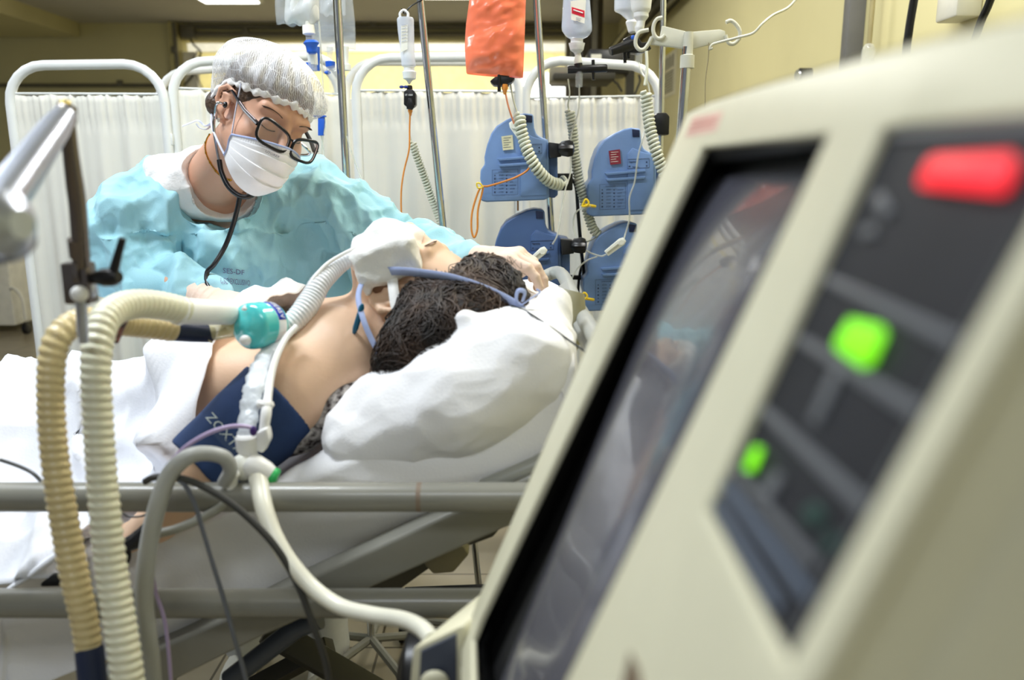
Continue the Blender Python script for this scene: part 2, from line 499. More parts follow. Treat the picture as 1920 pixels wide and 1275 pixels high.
# ================================================================== SETTING
def brick_floor():
    m = mat('floor_tile', (150, 140, 118), rough=0.28, var=0.10, vscale=3.0, bump=0.02, bscale=8)
    nt = m.node_tree; N = nt.nodes; L = nt.links
    b = N['Principled BSDF']; src = b.inputs['Base Color'].links[0].from_socket
    tc = N.new('ShaderNodeTexCoord'); br = N.new('ShaderNodeTexBrick')
    br.offset = 0.0; br.inputs['Scale'].default_value = 1.0; br.inputs['Brick Width'].default_value = 0.45; br.inputs['Row Height'].default_value = 0.45
    br.inputs['Mortar Size'].default_value = 0.004; br.inputs['Color1'].default_value = (1, 1, 1, 1); br.inputs['Color2'].default_value = (0.93, 0.93, 0.93, 1); br.inputs['Mortar'].default_value = (0.25, 0.23, 0.2, 1)
    mp = N.new('ShaderNodeMapping'); mp.inputs['Location'].default_value = (0.1, 0.13, 0)
    L.new(tc.outputs['Object'], mp.inputs[0]); L.new(mp.outputs[0], br.inputs['Vector'])
    mx = N.new('ShaderNodeMix'); mx.data_type = 'RGBA'; mx.blend_type = 'MULTIPLY'; mx.inputs[0].default_value = 1
    L.new(src, mx.inputs[6]); L.new(br.outputs['Color'], mx.inputs[7]); L.new(mx.outputs[2], b.inputs['Base Color'])
    return m
CEIL = 3.13; YB = 10.0; XR = 1.25
M_wall = mat('wall_paint', (212, 204, 154), rough=0.6, var=0.04, vscale=1.5, bump=0.03, bscale=40)
M_ceil = mat('ceiling_paint', (196, 194, 186), rough=0.8, var=0.03, vscale=2)
M_white = mat('white_paint', (232, 230, 218), rough=0.6)
M_pipe = mat('grey_conduit', (112, 108, 92), rough=0.45, metal=0.3)
M_dark = mat('dark_steel', (52, 50, 42), rough=0.6)
def struct(o): o['kind'] = 'structure'; return o
struct(MB().box((-3.9, 5.0, -0.05), (11.0, 17.0, 0.1)).build('floor', brick_floor()))
struct(MB().box((-3.9, 3.35, CEIL + 0.05), (11.0, 13.7, 0.1)).build('ceiling', M_ceil))
struct(MB().box((XR + 0.1, 3.5, CEIL / 2), (0.2, 13.2, CEIL)).build('wall_right', M_wall))
xo1 = P(345, 160, YB).x; xo2 = P(1062, 160, YB).x; zt = P(600, 76, YB).z
w = MB()
w.box(((-9.4 + xo1) / 2, YB + 0.1, CEIL / 2), (xo1 + 9.4, 0.2, CEIL))
w.box(((xo1 + xo2) / 2, YB + 0.1, (zt + CEIL) / 2), (xo2 - xo1, 0.2, CEIL - zt))
w.box(((xo2 + XR) / 2, YB + 0.1, CEIL / 2), (XR - xo2, 0.2, CEIL))
struct(w.build('wall_back', M_wall))
xs = P(325, 100, YB).x
struct(MB().box(((xs + xo1) / 2 + 0.01, YB - 0.06, CEIL / 2), (xo1 - xs, 0.14, CEIL - 0.01)).build('trim_1', mat('pillar_paint', (196, 186, 130), rough=0.6)))
c1 = P(150, 42, YB); c2 = P(152, 71, YB)
struct(MB().box(((-9.4 + c1.x) / 2, 4.2, (CEIL + c2.z) / 2), (c1.x + 9.4, 11.5, CEIL - c2.z)).build('trim_2', M_wall))
# corridor beyond the opening
struct(MB().box((-2.5, 13.9, 1.8), (12, 0.1, 3.6)).build('wall_corridor', mat('corridor_paint', (228, 216, 150), rough=0.6)))
struct(MB().box((-2.5, 12.0, 3.6), (12, 3.9, 0.1)).build('ceiling_corridor', M_white))
za, zb_ = P(600, 74, 13.7).z, P(600, 96, 13.7).z
struct(MB().box((-2.5, 13.8, (za + zb_) / 2 + 0.1), (12, 0.1, za - zb_ + 0.2)).build('trim_4', M_white))
qa, qb = P(955, 70, 13.6), P(1064, 150, 13.6)
struct(MB().box(((qa.x + qb.x) / 2, 13.75, 1.9), (qb.x - qa.x, 0.05, 2.2)).build('window_1', mat('lit_window', (255, 255, 250), emit=(250, 252, 255), estr=1.6)))
fr = MB()
fr.box((xo1 + 0.08, YB + 0.06, zt / 2 - 0.06), (0.16, 0.1, zt - 0.13))
struct(fr.build('trim_3', M_white, bevel=0.004))
# surface conduits
def conduit(label, pts, r, clips=()):
    root = empty('conduit', pts[0]); tag(root, label, 'conduit')
    MB().tube(catmull(pts, 6) if len(pts) > 2 else pts, r, 10).build('pipe', M_pipe, root)
    for c in clips:
        MB().box(c, (0.06, 0.04, r * 3.2)).build('clip', M_pipe, root, bevel=0.003)
    return root
a, b = P(-200, 160, YB - 0.04), P(318, 152, YB - 0.04)
conduit('grey conduit running level across the dim back wall behind the left screen', [a, (b.x, b.y, a.z)], 0.022, [P(225, 156, YB - 0.05)])
a, b = P(326, 45, YB - 0.16), P(330, 170, YB - 0.16)
conduit('upright grey conduit on the corner pillar of the back wall', [(a.x, a.y, CEIL - 0.02), (a.x, a.y, 1.6)], 0.022, [P(327, 93, YB - 0.17)])
a, b = P(352, 50, YB - 0.05), P(1050, 42, YB - 0.05)
conduit('upper of two grey conduits above the wide opening', [a, (xo2 + 0.2, a.y, a.z)], 0.028, [P(700, 41, YB - 0.06)])
a = P(352, 64, YB - 0.05)
conduit('lower of two grey conduits above the wide opening', [a, (xo2 + 0.2, a.y, a.z)], 0.028, [P(460, 58, YB - 0.06), P(900, 50, YB - 0.06)])
tag(MB().box(P(353, 60, YB - 0.06), (0.16, 0.1, 0.15)).build('junction_box', M_pipe, bevel=0.01), 'small grey junction box at the left end of the two conduits', 'junction box')
tag(MB().tube(catmull(PP((352, 62, 9.97), (362, 82, 9.97), (376, 98, 9.97), (370, 118, 9.97), (362, 140, 9.97), (345, 160, 9.85)), 8), 0.012, 6).tube(catmull(PP((370, 95, 9.97), (362, 118, 9.97), (372, 150, 9.97), (380, 165, 9.97)), 8), 0.006, 6).build('loose_cable', M_dark), 'tangle of loose dark cable hanging beside the back wall opening', 'cable')
# long tray on the right wall + dark duct
t0 = PX(1345, -40, XR - 0.07); t1 = PX(1140, 112, XR - 0.07); zz = 2.72
root = empty('cable_tray', (XR - 0.07, 5.0, zz)); tag(root, 'dark cable tray running along the top of the right wall', 'cable tray')
MB().box((XR - 0.076, 6.6, zz), (0.14, 6.6, 0.15)).build('tray', M_dark, root, bevel=0.004)
MB().tube([(XR - 0.17, 3.4, zz - 0.01), (XR - 0.17, 9.9, zz - 0.01)], 0.022, 8).build('pipe', M_pipe, root)
MB().tube([(XR - 0.09, 3.4, zz - 0.10), (XR - 0.09, 9.9, zz - 0.10)], 0.016, 8).build('pipe', M_pipe, root)
root = empty('wall_duct', P(1100, 160, 6.5)); tag(root, 'tall dark steel column and duct behind the clear infusion bottle', 'duct')
a = P(1062, 160, 7.2); b = P(1128, 160, 7.2)
MB().box(((a.x + b.x) / 2, 7.3, CEIL / 2), (b.x - a.x, 0.2, CEIL - 0.02)).build('column', mat('column_paint', (84, 76, 56), rough=0.7), root)
a = P(1076, 160, 7.05); b = P(1086, 160, 7.05)
MB().box(((a.x + b.x) / 2, 7.1, CEIL / 2), (b.x - a.x, 0.12, CEIL - 0.02)).build('rail', M_dark, root)
a = P(1108, 160, 7.05); b = P(1118, 160, 7.05)
MB().box(((a.x + b.x) / 2, 7.1, CEIL / 2), (b.x - a.x, 0.12, CEIL - 0.02)).build('rail', M_pipe, root)
# bracket shelf with a small dark monitor on the right wall
Ys = 4.2
root = empty('monitor_shelf', P(1120, 160, Ys)); tag(root, 'dark wall bracket shelf above the right end of the white screen', 'shelf')
a = P(1035, 132, Ys); b = P(1146, 150, Ys)
MB().box(((a.x + b.x) / 2, Ys, b.z + 0.0), (b.x - a.x, 0.35, 0.03)).build('shelf_board', M_dark, root, bevel=0.004)
MB().box((b.x + 0.10, Ys + 0.05, b.z - 0.12), (0.04, 0.05, 0.5)).build('bracket', M_dark, root)
MB().box(((a.x + b.x) / 2 - 0.02, Ys + 0.1, (b.z + CEIL) / 2), (0.06, 0.05, CEIL - b.z)).build('drop_rod', M_dark, root)
rm = empty('bedside_monitor', P(1145, 128, Ys)); tag(rm, 'small black monitor box with a white label on the wall shelf', 'monitor')
q = P(1142, 115, Ys); MB().box((q.x - 0.01, Ys, b.z + 0.075), (0.20, 0.22, 0.115)).build('case', mat('black_plastic', (22, 22, 24), rough=0.35), rm, bevel=0.008)
q = P(1118, 106, Ys - 0.115); MB().box((q.x, Ys - 0.113, b.z + 0.09), (0.05, 0.004, 0.035)).build('label', M_white, rm)
rm = empty('supply_box', P(1045, 148, Ys)); tag(rm, 'grey open box with a red strip at the left end of the wall shelf', 'box')
q = P(1050, 140, Ys - 0.1); MB().box((q.x, Ys - 0.05, q.z + 0.0), (0.10, 0.16, 0.07)).build('carton', mat('grey_carton', (120, 116, 100)), rm, bevel=0.003)
MB().box((q.x + 0.0, Ys - 0.134, q.z - 0.01), (0.045, 0.004, 0.03)).build('label', mat('red_label', (190, 30, 40)), rm)
for (pts, lab) in ((((1140, 128), (1150, 150), (1158, 158), (1166, 172)), 'thin dark cable sagging from the wall shelf towards the screen'),
                   (((1198, 140), (1200, 152), (1195, 165), (1190, 178)), 'short dark cable looping beside the bracket shelf upright')):
    tag(MB().tube(catmull([P(x, y, 4.1) for x, y in pts], 6), 0.006, 6).build('cable', M_dark), lab, 'cable')
# warning sheets on the right wall
root = empty('wall_notice', PX(1253, 130, XR)); tag(root, 'tall printed notice with yellow heading on the right wall', 'notice')
Yn1, Yn2 = PX(1240, 130, XR).y, PX(1268, 130, XR).y; zn1, zn2 = PX(1254, 88, XR).z, PX(1254, 180, XR).z
def wallq(pyA, pyB, f0, f1, off): 
    z1, z2 = PX(1254, pyA, XR).z, PX(1254, pyB, XR).z
    y0 = Yn2 + (Yn1 - Yn2) * f0; y1 = Yn2 + (Yn1 - Yn2) * f1
    return MB().box((XR - off, (y0 + y1) / 2, (z1 + z2) / 2), (0.004, abs(y1 - y0), abs(z1 - z2)))
wallq(88, 182, 0, 1, 0.003).build('sheet', mat('notice_paper', (206, 202, 176)), root)
wallq(88, 101, 0, 1, 0.006).build('heading', mat('notice_yellow', (214, 196, 40)), root)
k = MB()
for i in range(5): k.add(wallq(108 + i * 0, 130, 0.15 + 0.17 * i, 0.22 + 0.17 * i, 0.006).v, wallq(108, 130, 0, 1, 0).f)
for i in range(8): k.add(wallq(136 + i * 5, 138.5 + i * 5, 0.12, 0.85 - 0.1 * (i % 3), 0.006).v, wallq(108, 130, 0, 1, 0).f)
k.build('print', mat('print_ink', (60, 60, 60)), root)
# upright trunking, glass flowmeter, hose and box at far right
q = PX(1615, 60, XR); 
tag(MB().box((XR - 0.03, q.y, 1.75), (0.06, 0.055, 2.7)).build('wall_trunking', mat('trunking_grey', (96, 96, 94), rough=0.5), bevel=0.004), 'upright grey trunking on the yellow right wall', 'trunking')
root = empty('flowmeter', PX(1628, 95, XR)); tag(root, 'clear glass flowmeter tube beside the grey trunking', 'flowmeter')
q = PX(1629, 88, XR - 0.05)
M_glass = mat('clear_glass', (235, 240, 240), rough=0.08, alpha=0.28, spec=0.8)
MB().lathe((q.x, q.y, q.z - 0.12), (0, 0, 1), [(0, 0.022), (0.11, 0.022), (0.125, 0.016), (0.13, 0.010)], 16).build('glass_tube', M_glass, root)
MB().tube([(q.x, q.y, q.z), (q.x, q.y, q.z + 0.5)], 0.009, 8).build('stem', mat('stem_tan', (150, 140, 100)), root)
MB().box((q.x + 0.02, q.y, q.z - 0.14), (0.05, 0.05, 0.04)).build('valve', M_pipe, root, bevel=0.004)
tag(MB().tube(catmull([PX(1725, -60, 1.1), PX(1712, 10, 1.1), PX(1704, 60, 1.1), PX(1699, 110, 1.1), PX(1694, 260, 1.1)], 8), 0.011, 10).build('hose', mat('black_rubber', (18, 18, 20), rough=0.4)), 'black hose hanging in front of the yellow wall, left of the white outlet box', 'hose')
tag(MB().tube(catmull([PX(1885, -80, 1.1), PX(1855, 5, 1.1), PX(1836, 50, 1.1), PX(1815, 130, 1.1), PX(1800, 260, 1.1)], 8), 0.009, 10).build('hose', MATS['black_rubber']), 'black hose hanging at the top right, right of the white outlet box', 'hose')
q = PX(1802, 5, XR - 0.03)
tag(MB().box((XR - 0.035, q.y, q.z + 0.03), (0.07, 0.11, 0.15)).build('outlet_box', mat('outlet_white', (222, 220, 206), rough=0.5), bevel=0.008), 'white outlet box on the yellow wall at the top right', 'outlet box')
root = empty('wall_regulator', PX(1493, 142, XR)); tag(root, 'small black round knob of a gas regulator on the yellow wall', 'regulator')
q = PX(1493, 142, XR - 0.06)
MB().lathe((q.x + 0.06, q.y, q.z), (-1, -0.15, 0), [(0, 0.03), (0.05, 0.03), (0.055, 0.025)], 20).build('knob', MATS['black_plastic'], root)
MB().lathe((q.x + 0.003, q.y - 0.01, q.z), (-1, -0.15, 0), [(0, 0.024), (0.004, 0.022)], 20).build('gauge_face', mat('gauge_silver', (190, 195, 200), metal=0.8, rough=0.25), root)

# ceiling luminaires in view
def ceiling_fixture(px, py, label):
    q = PZ(px, py, CEIL - 0.02)
    r = empty('ceiling_light', q); tag(r, label, 'ceiling light', 'fluorescent panels on the ceiling')
    MB().box((q.x, q.y, CEIL - 0.02), (0.62, 1.25, 0.04)).build('housing', M_white, r, bevel=0.005)
    MB().box((q.x, q.y, CEIL - 0.045), (0.54, 1.17, 0.012)).build('diffuser', mat('lamp_diffuser', (255, 255, 250), emit=(255, 255, 250), estr=3.2), r)
ceiling_fixture(396, -24, 'lit fluorescent panel on the ceiling at the top left')
ceiling_fixture(838, -34, 'lit fluorescent panel on the ceiling above the orange bag')

# ================================================================== SCREENS
M_frame = mat('white_enamel', (226, 228, 226), rough=0.3, var=0.02)
M_curt = mat('white_curtain', (224, 222, 212), rough=0.85, var=0.03, vscale=5, bump=0.12, bscale=500)
def caster(c, parent):
    g = MB().lathe(Vector(c) + Vector((-0.012, 0, 0.03)), (1, 0, 0), [(0, 0.024), (0.002, 0.03), (0.022, 0.03), (0.024, 0.024)], 16)
    return g.build('caster', MATS['black_plastic'], parent)
def screen_panel(root, xl, yl, xr, yr, zl, zr, hem, seed, curt=True, folds=4):
    """one leg-to-leg hoop with its curtain"""
    L_ = Vector((xl, yl, 0)); R_ = Vector((xr, yr, 0)); d = (R_ - L_); W_ = d.length; d.normalize()
    rc = 0.11
    pts = [L_ + Vector((0, 0, 0.09)), L_ + Vector((0, 0, 0.6)), L_ + Vector((0, 0, zl - rc))]
    for i in range(1, 7):
        a = pi / 2 * i / 6; pts.append(L_ + d * (rc * (1 - cos(a))) + Vector((0, 0, zl - rc + rc * sin(a))))
    for i in range(0, 7):
        a = pi / 2 * i / 6; pts.append(R_ - d * (rc * (1 - sin(a))) + Vector((0, 0, zr - rc + rc * cos(a))))
    pts += [R_ + Vector((0, 0, 0.6)), R_ + Vector((0, 0, 0.09))]
    f = MB().tube(pts, 0.0145, 14)
    f.tube([L_ + Vector((0, 0, 0.32)), R_ + Vector((0, 0, 0.32))], 0.012, 10)
    f.build('frame', M_frame, root)
    for q in (L_, R_):
        MB().box(q + Vector((0, 0, 0.075)), (0.02, 0.02, 0.04)).tube([q + Vector((0, -0.2, 0.07)), q + Vector((0, 0.2, 0.07))], 0.012, 8).build('foot', M_frame, root)
        for s in (-0.19, 0.19): caster(q + Vector((0, s, 0)), root)
    if curt:
        nrm = Vector((d.y, -d.x, 0)); rnd = random.Random(seed); ph = rnd.random() * 6
        zt_ = min(zl, zr) - hem
        def fn(u, v):
            a = 0.003 + 0.008 * min(1, v * 2.2)
            ins = 0.014
            w_ = sin(u * folds * 2 * pi + ph + 1.3 * sin(u * 7 + ph)) * a + sin(u * folds * 5.3 * pi + ph * 2) * a * 0.25
            if v < 0.07: w_ += 0.0014 * sin(u * 150) + 0.0018 * sin(u * 97 + 2)
            sag = 0.002 * (1 - cos(u * 2 * pi * 8)) * (1 if v < 0.02 else 0)
            bulge = -0.003 if abs(v - 0.066) < 0.01 else 0
            z = zt_ - sag - v * (zt_ - 0.36)
            return L_ + d * (ins + u * (W_ - 2 * ins)) + nrm * (w_ * min(1, 12 * u, 12 * (1 - u)) + 0.001 + bulge) + Vector((0, 0, z))
        MB().grid(fn, 220, 60).build('curtain', M_curt, root, smooth=180, solid=0.0012, offset=0)
        MB().tube([fn(0, 0) + Vector((0, 0, 0.002)) - nrm * 0.0, fn(1, 0) + Vector((0, 0, 0.002))], 0.0035, 8).build('curtain_rod', M_frame, root)
def zat(px, py, Y): return P(px, py, Y).z
def xat(px, Y, py=300): return P(px, py, Y).x
HT = 1.72
r1 = empty('folding_screen', (xat(200, 2.5), 2.55, 0)); tag(r1, 'white curtained folding screen on the left behind the masked person in the gown', 'screen')
screen_panel(r1, xat(33, 2.5), 2.50, xat(318, 2.52), 2.52, zat(160, 122, 2.5), zat(290, 119, 2.5), 0.083, 1)
screen_panel(r1, xat(334, 2.54), 2.54, xat(652, 2.75), 2.75, zat(420, 116, 2.6), zat(600, 108, 2.74), 0.085, 2, folds=4)
for z_ in (1.5, 1.42): MB().box((xat(325, 2.53), 2.52, z_), (0.02, 0.016, 0.035)).build('hinge', M_frame, r1, bevel=0.003)
r2 = empty('folding_screen', (xat(900, 2.6), 2.6, 0)); tag(r2, 'white curtained folding screen on the right behind the infusion pumps', 'screen')
screen_panel(r2, xat(672, 2.62), 2.62, xat(974, 2.66), 2.66, zat(720, 108, 2.62), zat(900, 107, 2.65), 0.10, 3, folds=3)
screen_panel(r2, xat(986, 2.66), 2.66, xat(1233, 2.58), 2.58, zat(1010, 116, 2.66), zat(1190, 122, 2.6), 0.095, 4, folds=5)
for z_ in (1.5, 1.42): MB().box((xat(980, 2.66), 2.64, z_), (0.02, 0.016, 0.035)).build('hinge', M_frame, r2, bevel=0.003)
r3 = empty('folding_screen', (xat(600, 3.1), 3.1, 0)); tag(r3, 'white folding screen whose rail shows just above the two front screens', 'screen')
screen_panel(r3, xat(309, 3.05), 3.05, xat(640, 3.2), 3.2, zat(400, 128, 3.0), zat(600, 113, 3.1), 0.12, 5)
screen_panel(r3, xat(655, 3.1), 3.1, xat(962, 3.05), 3.05, zat(720, 117, 3.1), zat(900, 116, 3.05), 0.13, 6)

# distant white cart and trolley seen past the left screen
root = empty('equipment_cart', PZ(10, 560, 0.0) if False else P(10, 560, 7.0)); tag(root, 'white cabinet cart standing on the tiles at the far left', 'cart')
q0, q1 = P(-120, 560, 7.0), P(22, 560, 7.0)
zb = PZ(10, 588, 0).z
MB().box(((q0.x + q1.x) / 2, 7.3, 0.62), (q1.x - q0.x, 0.6, 1.1)).build('body', M_white, root, bevel=0.01)
MB().tube(catmull([(q1.x, 7.0, 0.40), (q1.x + 0.05, 6.98, 0.40), (q1.x + 0.11, 6.97, 0.32), (q1.x + 0.12, 6.97, 0.13)], 6), 0.014, 8).build('bracket', M_white, root)
for dx in (0.12, -0.3): MB().lathe((q1.x + dx - 0.02, 6.97, 0.055), (1, 0, 0), [(0, 0.045), (0.003, 0.055), (0.037, 0.055), (0.04, 0.045)], 16).build('caster', MATS['black_plastic'], root)
root = empty('trolley', P(45, 490, 8.5)); tag(root, 'low steel trolley with shelves in the dim far left background', 'trolley')
g = MB(); q = P(50, 470, 8.6)
for z_ in (0.55, 0.8): g.box((q.x, 8.7, z_), (0.9, 0.5, 0.03))
g.build('shelf', M_pipe, root)
for dx in (-0.42, 0.42):
    for dy in (8.5, 8.9): MB().tube([(q.x + dx, dy, 0.0), (q.x + dx, dy, 0.9)], 0.015, 8).build('post', M_pipe, root)

# ================================================================== VENTILATOR IN THE FOREGROUND
NV = Vector((-0.93, 0.0, 0.366)).normalized(); DV = 0.12
def F(px, py, off=0.0):
    r = ray(px, py); t = -(DV - off) / r.dot(NV) ; 
    return CAM + r * t
# plane: NV.(p-CAM) = -DV ; raised by off towards its front
M_cream = mat('cream_plastic', (216, 212, 184), rough=0.42, var=0.015, vscale=40, bump=0.02, bscale=900)
M_mblack = mat('matte_black', (12, 12, 13), rough=0.6)
vent = empty('ventilator', (0.35, 0.45, 0.0)); tag(vent, 'cream ventilator console with a dark display, large in the right foreground', 'ventilator')
outer = [(1288, 212), (1330, 192), (1420, 163), (1600, 112), (1760, 70), (2010, 14), (2150, 90), (1920, 560), (1700, 955), (1545, 1240), (1440, 1440), (866, 1440), (864, 1215), (872, 1180)]
hole1 = [(1316, 276), (1552, 249), (1500, 362), (1060, 1276), (1000, 1405), (886, 1405), (884, 1200), (900, 1160)]
hole2 = [(1652, 240), (1700, 233), (2030, 206), (1920, 437), (1700, 830), (1471, 1243), (1320, 957)]
def plate(polys, off, thick, name, m, parent, bevel=0.0):
    bm = bmesh.new()
    for pl in polys:
        vs = [bm.verts.new(F(x, y, off)) for x, y in pl]
        for i in range(len(vs)): bm.edges.new((vs[i], vs[(i + 1) % len(vs)]))
    r = bmesh.ops.triangle_fill(bm, use_beauty=True, use_dissolve=False, edges=bm.edges[:], normal=NV)
    e = bmesh.ops.extrude_face_region(bm, geom=bm.faces[:])
    bmesh.ops.translate(bm, vec=-NV * thick, verts=[v for v in e['geom'] if isinstance(v, bmesh.types.BMVert)])
    bmesh.ops.recalc_face_normals(bm, faces=bm.faces)
    if bevel:
        ed = [x for x in bm.edges if len(x.link_faces) == 2 and x.calc_face_angle(0) > radians(40)]
        bmesh.ops.bevel(bm, geom=ed, offset=bevel, segments=4, profile=0.5, affect='EDGES', clamp_overlap=True)
    me = bpy.data.meshes.new(name); bm.to_mesh(me); bm.free()
    return link(name, me, parent, m, 50)
plate([outer, hole1, hole2], 0, 0.0065, 'front_bezel', M_cream, vent, bevel=0.0022)
def liner(poly, a, b_, name):
    n = len(poly); vs = [F(x, y, a) for x, y in poly] + [F(x, y, a) + (-NV) * (a - b_) for x, y in poly]
    MB().add(vs, [(i, (i + 1) % n, n + (i + 1) % n, n + i) for i in range(n)]).build(name, M_mblack, vent, solid=0.001)
liner(hole1, -0.006, -0.0285, 'recess_wall')
# body behind the bezel, inset a little; open boxes behind the two windows
def inset(poly, k, c): return [(x + (c[0] - x) * k, y + (c[1] - y) * k) for x, y in poly]
bm_ = MB(); bm_.prism([F(x, y, -0.0055) - NV * 0.023 for x, y in outer], -NV * 0.15)
MB().add([F(x, y, -0.005) for x, y in outer] + [F(x, y, -0.005) - NV * 0.026 for x, y in outer], [(i, (i + 1) % len(outer), len(outer) + (i + 1) % len(outer), len(outer) + i) for i in range(len(outer))]).build('side_wall', M_cream, vent, smooth=30); body = bm_.build('rear_housing', M_cream, vent, bevel=0.006, bseg=3)
MB().prism([F(x, y, -0.0275) for x, y in outer[:0] + [(1312, 268), (1560, 240), (990, 1420), (880, 1420), (880, 1195)]], -NV * 0.0015).build('display_recess', M_mblack, vent)
# glass: slightly domed
M_scr = mat('display_glass', (82, 82, 92), rough=0.24, spec=0.8, coat=0.4, var=0.2, vscale=3)
g0, g1, g2, g3 = (1318, 335), (1600, 318), (1030, 1420), (886, 1420)
def glass(u, v):
    a = F(g0[0] + (g1[0] - g0[0]) * u, g0[1] + (g1[1] - g0[1]) * u, -0.026); b = F(g3[0] + (g2[0] - g3[0]) * u, g3[1] + (g2[1] - g3[1]) * u, -0.026)
    return a.lerp(b, v) + NV * (0.016 * (1 - (2 * u - 1) ** 4) * (1 - (2 * v - 1) ** 4) * 0.75 + 0.002)
MB().grid(glass, 24, 24).build('display', M_scr, vent, smooth=180)
MB().prism([F(1316, 276, -0.004), F(1552, 249, -0.004), F(1545, 268, -0.012), F(1330, 305, -0.012)], -NV * 0.003).build('display_hood', mat('charcoal_plastic', (34, 36, 40), rough=0.45), vent)
# control panel
M_panel = mat('panel_black', (34, 35, 40), rough=0.6, var=0.12, vscale=20, spec=0.3)
M_pg = mat('panel_grey', (98, 100, 104), rough=0.5)
M_pb = mat('panel_blue_grey', (92, 102, 118), rough=0.5)
cp = MB().prism([F(x, y, -0.004) for x, y in [(1645, 236), (2045, 200), (1920, 447), (1700, 842), (1472, 1256), (1312, 957)]], -NV * 0.02).build('control_panel', M_panel, vent)
def strip(pts, m, name, off=-0.0025, th=0.0014, bev=0.0005):
    return MB().prism([F(x, y, off) for x, y in pts], -NV * th).build(name, m, cp, bevel=bev)
strip([(1665, 262), (1672, 244), (2030, 212), (2016, 244)], M_pg, 'top_strip')
strip([(1538, 527), (1550, 512), (1800, 628), (1784, 655)], M_pg, 'divider')
strip([(1488, 640), (1498, 624), (1732, 762), (1716, 790)], M_pg, 'divider')
strip([(1422, 774), (1432, 757), (1628, 938), (1612, 966)], M_pg, 'divider')
strip([(1368, 882), (1376, 868), (1530, 1050), (1520, 1072)], M_pg, 'divider')
strip([(1344, 902), (1356, 890), (1520, 1108), (1508, 1130)], M_pb, 'key_row')
strip([(1334, 944), (1342, 926), (1462, 1130), (1452, 1150)], M_pb, 'key_row')
strip([(1900, 455), (1925, 414), (1800, 640), (1500, 1175), (1475, 1222), (1488, 1185)], M_pg, 'side_strip')
strip([(1560, 690), (1576, 698), (1530, 800), (1514, 790)], M_pg, 'column_rule')
strip([(1450, 880), (1466, 895), (1428, 960), (1412, 944)], M_pg, 'column_rule')
strip([(1632, 370), (1650, 356), (1672, 392), (1652, 412)], M_pg, 'round_key', bev=0.004)
strip([(1608, 428), (1636, 420), (1640, 440), (1612, 446)], M_pg, 'small_key')
strip([(1500, 960), (1528, 940), (1546, 965), (1520, 990)], mat('dark_green_lamp', (28, 66, 58)), 'unlit_lamp')
strip([(1540, 1010), (1562, 996), (1570, 1020), (1550, 1040)], MATS['dark_green_lamp'], 'unlit_lamp')
M_red = mat('red_display', (200, 8, 24), emit=(255, 14, 40), estr=0.62)
M_grn = mat('green_lamp', (110, 200, 10), emit=(132, 250, 14), estr=0.62)
strip([(1738, 300), (1752, 290), (1895, 286), (1902, 300), (1886, 350), (1872, 362), (1722, 350), (1718, 338)], M_red, 'red_display', off=-0.001)
strip([(1592, 596), (1648, 610), (1656, 622), (1628, 682), (1612, 686), (1566, 654), (1564, 640)], M_grn, 'green_lamp', off=-0.001)
strip([(1412, 836), (1426, 838), (1408, 882), (1392, 880)], M_grn, 'green_lamp', off=-0.001)
MB().prism([F(x, y, 0.0004) for x, y in [(1300, 219), (1356, 208), (1342, 246), (1284, 258)]], -NV * 0.0006).build('label', mat('pink_label', (226, 190, 172), rough=0.5), vent)
tk = MB()
for i in range(3): tk.prism([F(x, y, 0.0008) for x, y in [(1298 - i * 4, 228 + i * 8), (1346 - i * 4, 218 + i * 8), (1345 - i * 4, 221 + i * 8), (1297 - i * 4, 231 + i * 8)]], -NV * 0.0003)
tk.build('label_print', mat('faint_red', (205, 130, 120)), vent)
MB().prism([F(x, y, 0.0006) for x, y in [(1168, 1275), (1180, 1222), (1196, 1255), (1204, 1300), (1160, 1300)]], -NV * 0.0009).build('marking', mat('brown_mark', (110, 92, 72)), vent)
# lower left side console
lc = [(772, 1216), (866, 1172), (876, 1186), (868, 1440), (752, 1440)]
MB().prism([P(x, y, 0.70) for x, y in lc], (0.06, 0.10, 0)).build('side_console', M_cream, vent, bevel=0.004)
MB().prism([P(x, y, 0.697) for x, y in [(789, 1222), (856, 1190), (856, 1420), (776, 1420)]], (0, 0.004, 0)).build('console_panel', mat('slate_plastic', (70, 76, 90), rough=0.5), vent, bevel=0.0008)
q = P(815, 1278, 0.69); MB().ball(q, (0.014, 0.006, 0.012), 16).build('console_knob', M_cream, vent)
q = P(775, 1270, 0.86)
MB().lathe((q.x - 0.02, q.y + 0.02, q.z - 0.02), (1, 0.0, 0), [(0, 0.03), (0.01, 0.062), (0.06, 0.066), (0.07, 0.03)], 32).build('water_chamber_cap', MATS['black_plastic'], vent, bevel=0.003)
# pedestal to the floor
MB().box((0.25, 0.42, 0.35), (0.22, 0.30, 0.56)).build('pedestal', M_cream, vent, bevel=0.02)
MB().box((0.25, 0.42, 0.08), (0.50, 0.50, 0.06)).build('base', MATS['slate_plastic'], vent, bevel=0.02)
for dx in (-0.2, 0.2):
    for dy in (-0.2, 0.2): MB().lathe((0.25 + dx - 0.02, 0.42 + dy, 0.035), (1, 0, 0), [(0, 0.028), (0.003, 0.035), (0.037, 0.035), (0.04, 0.028)], 16).build('caster', MATS['black_plastic'], vent)

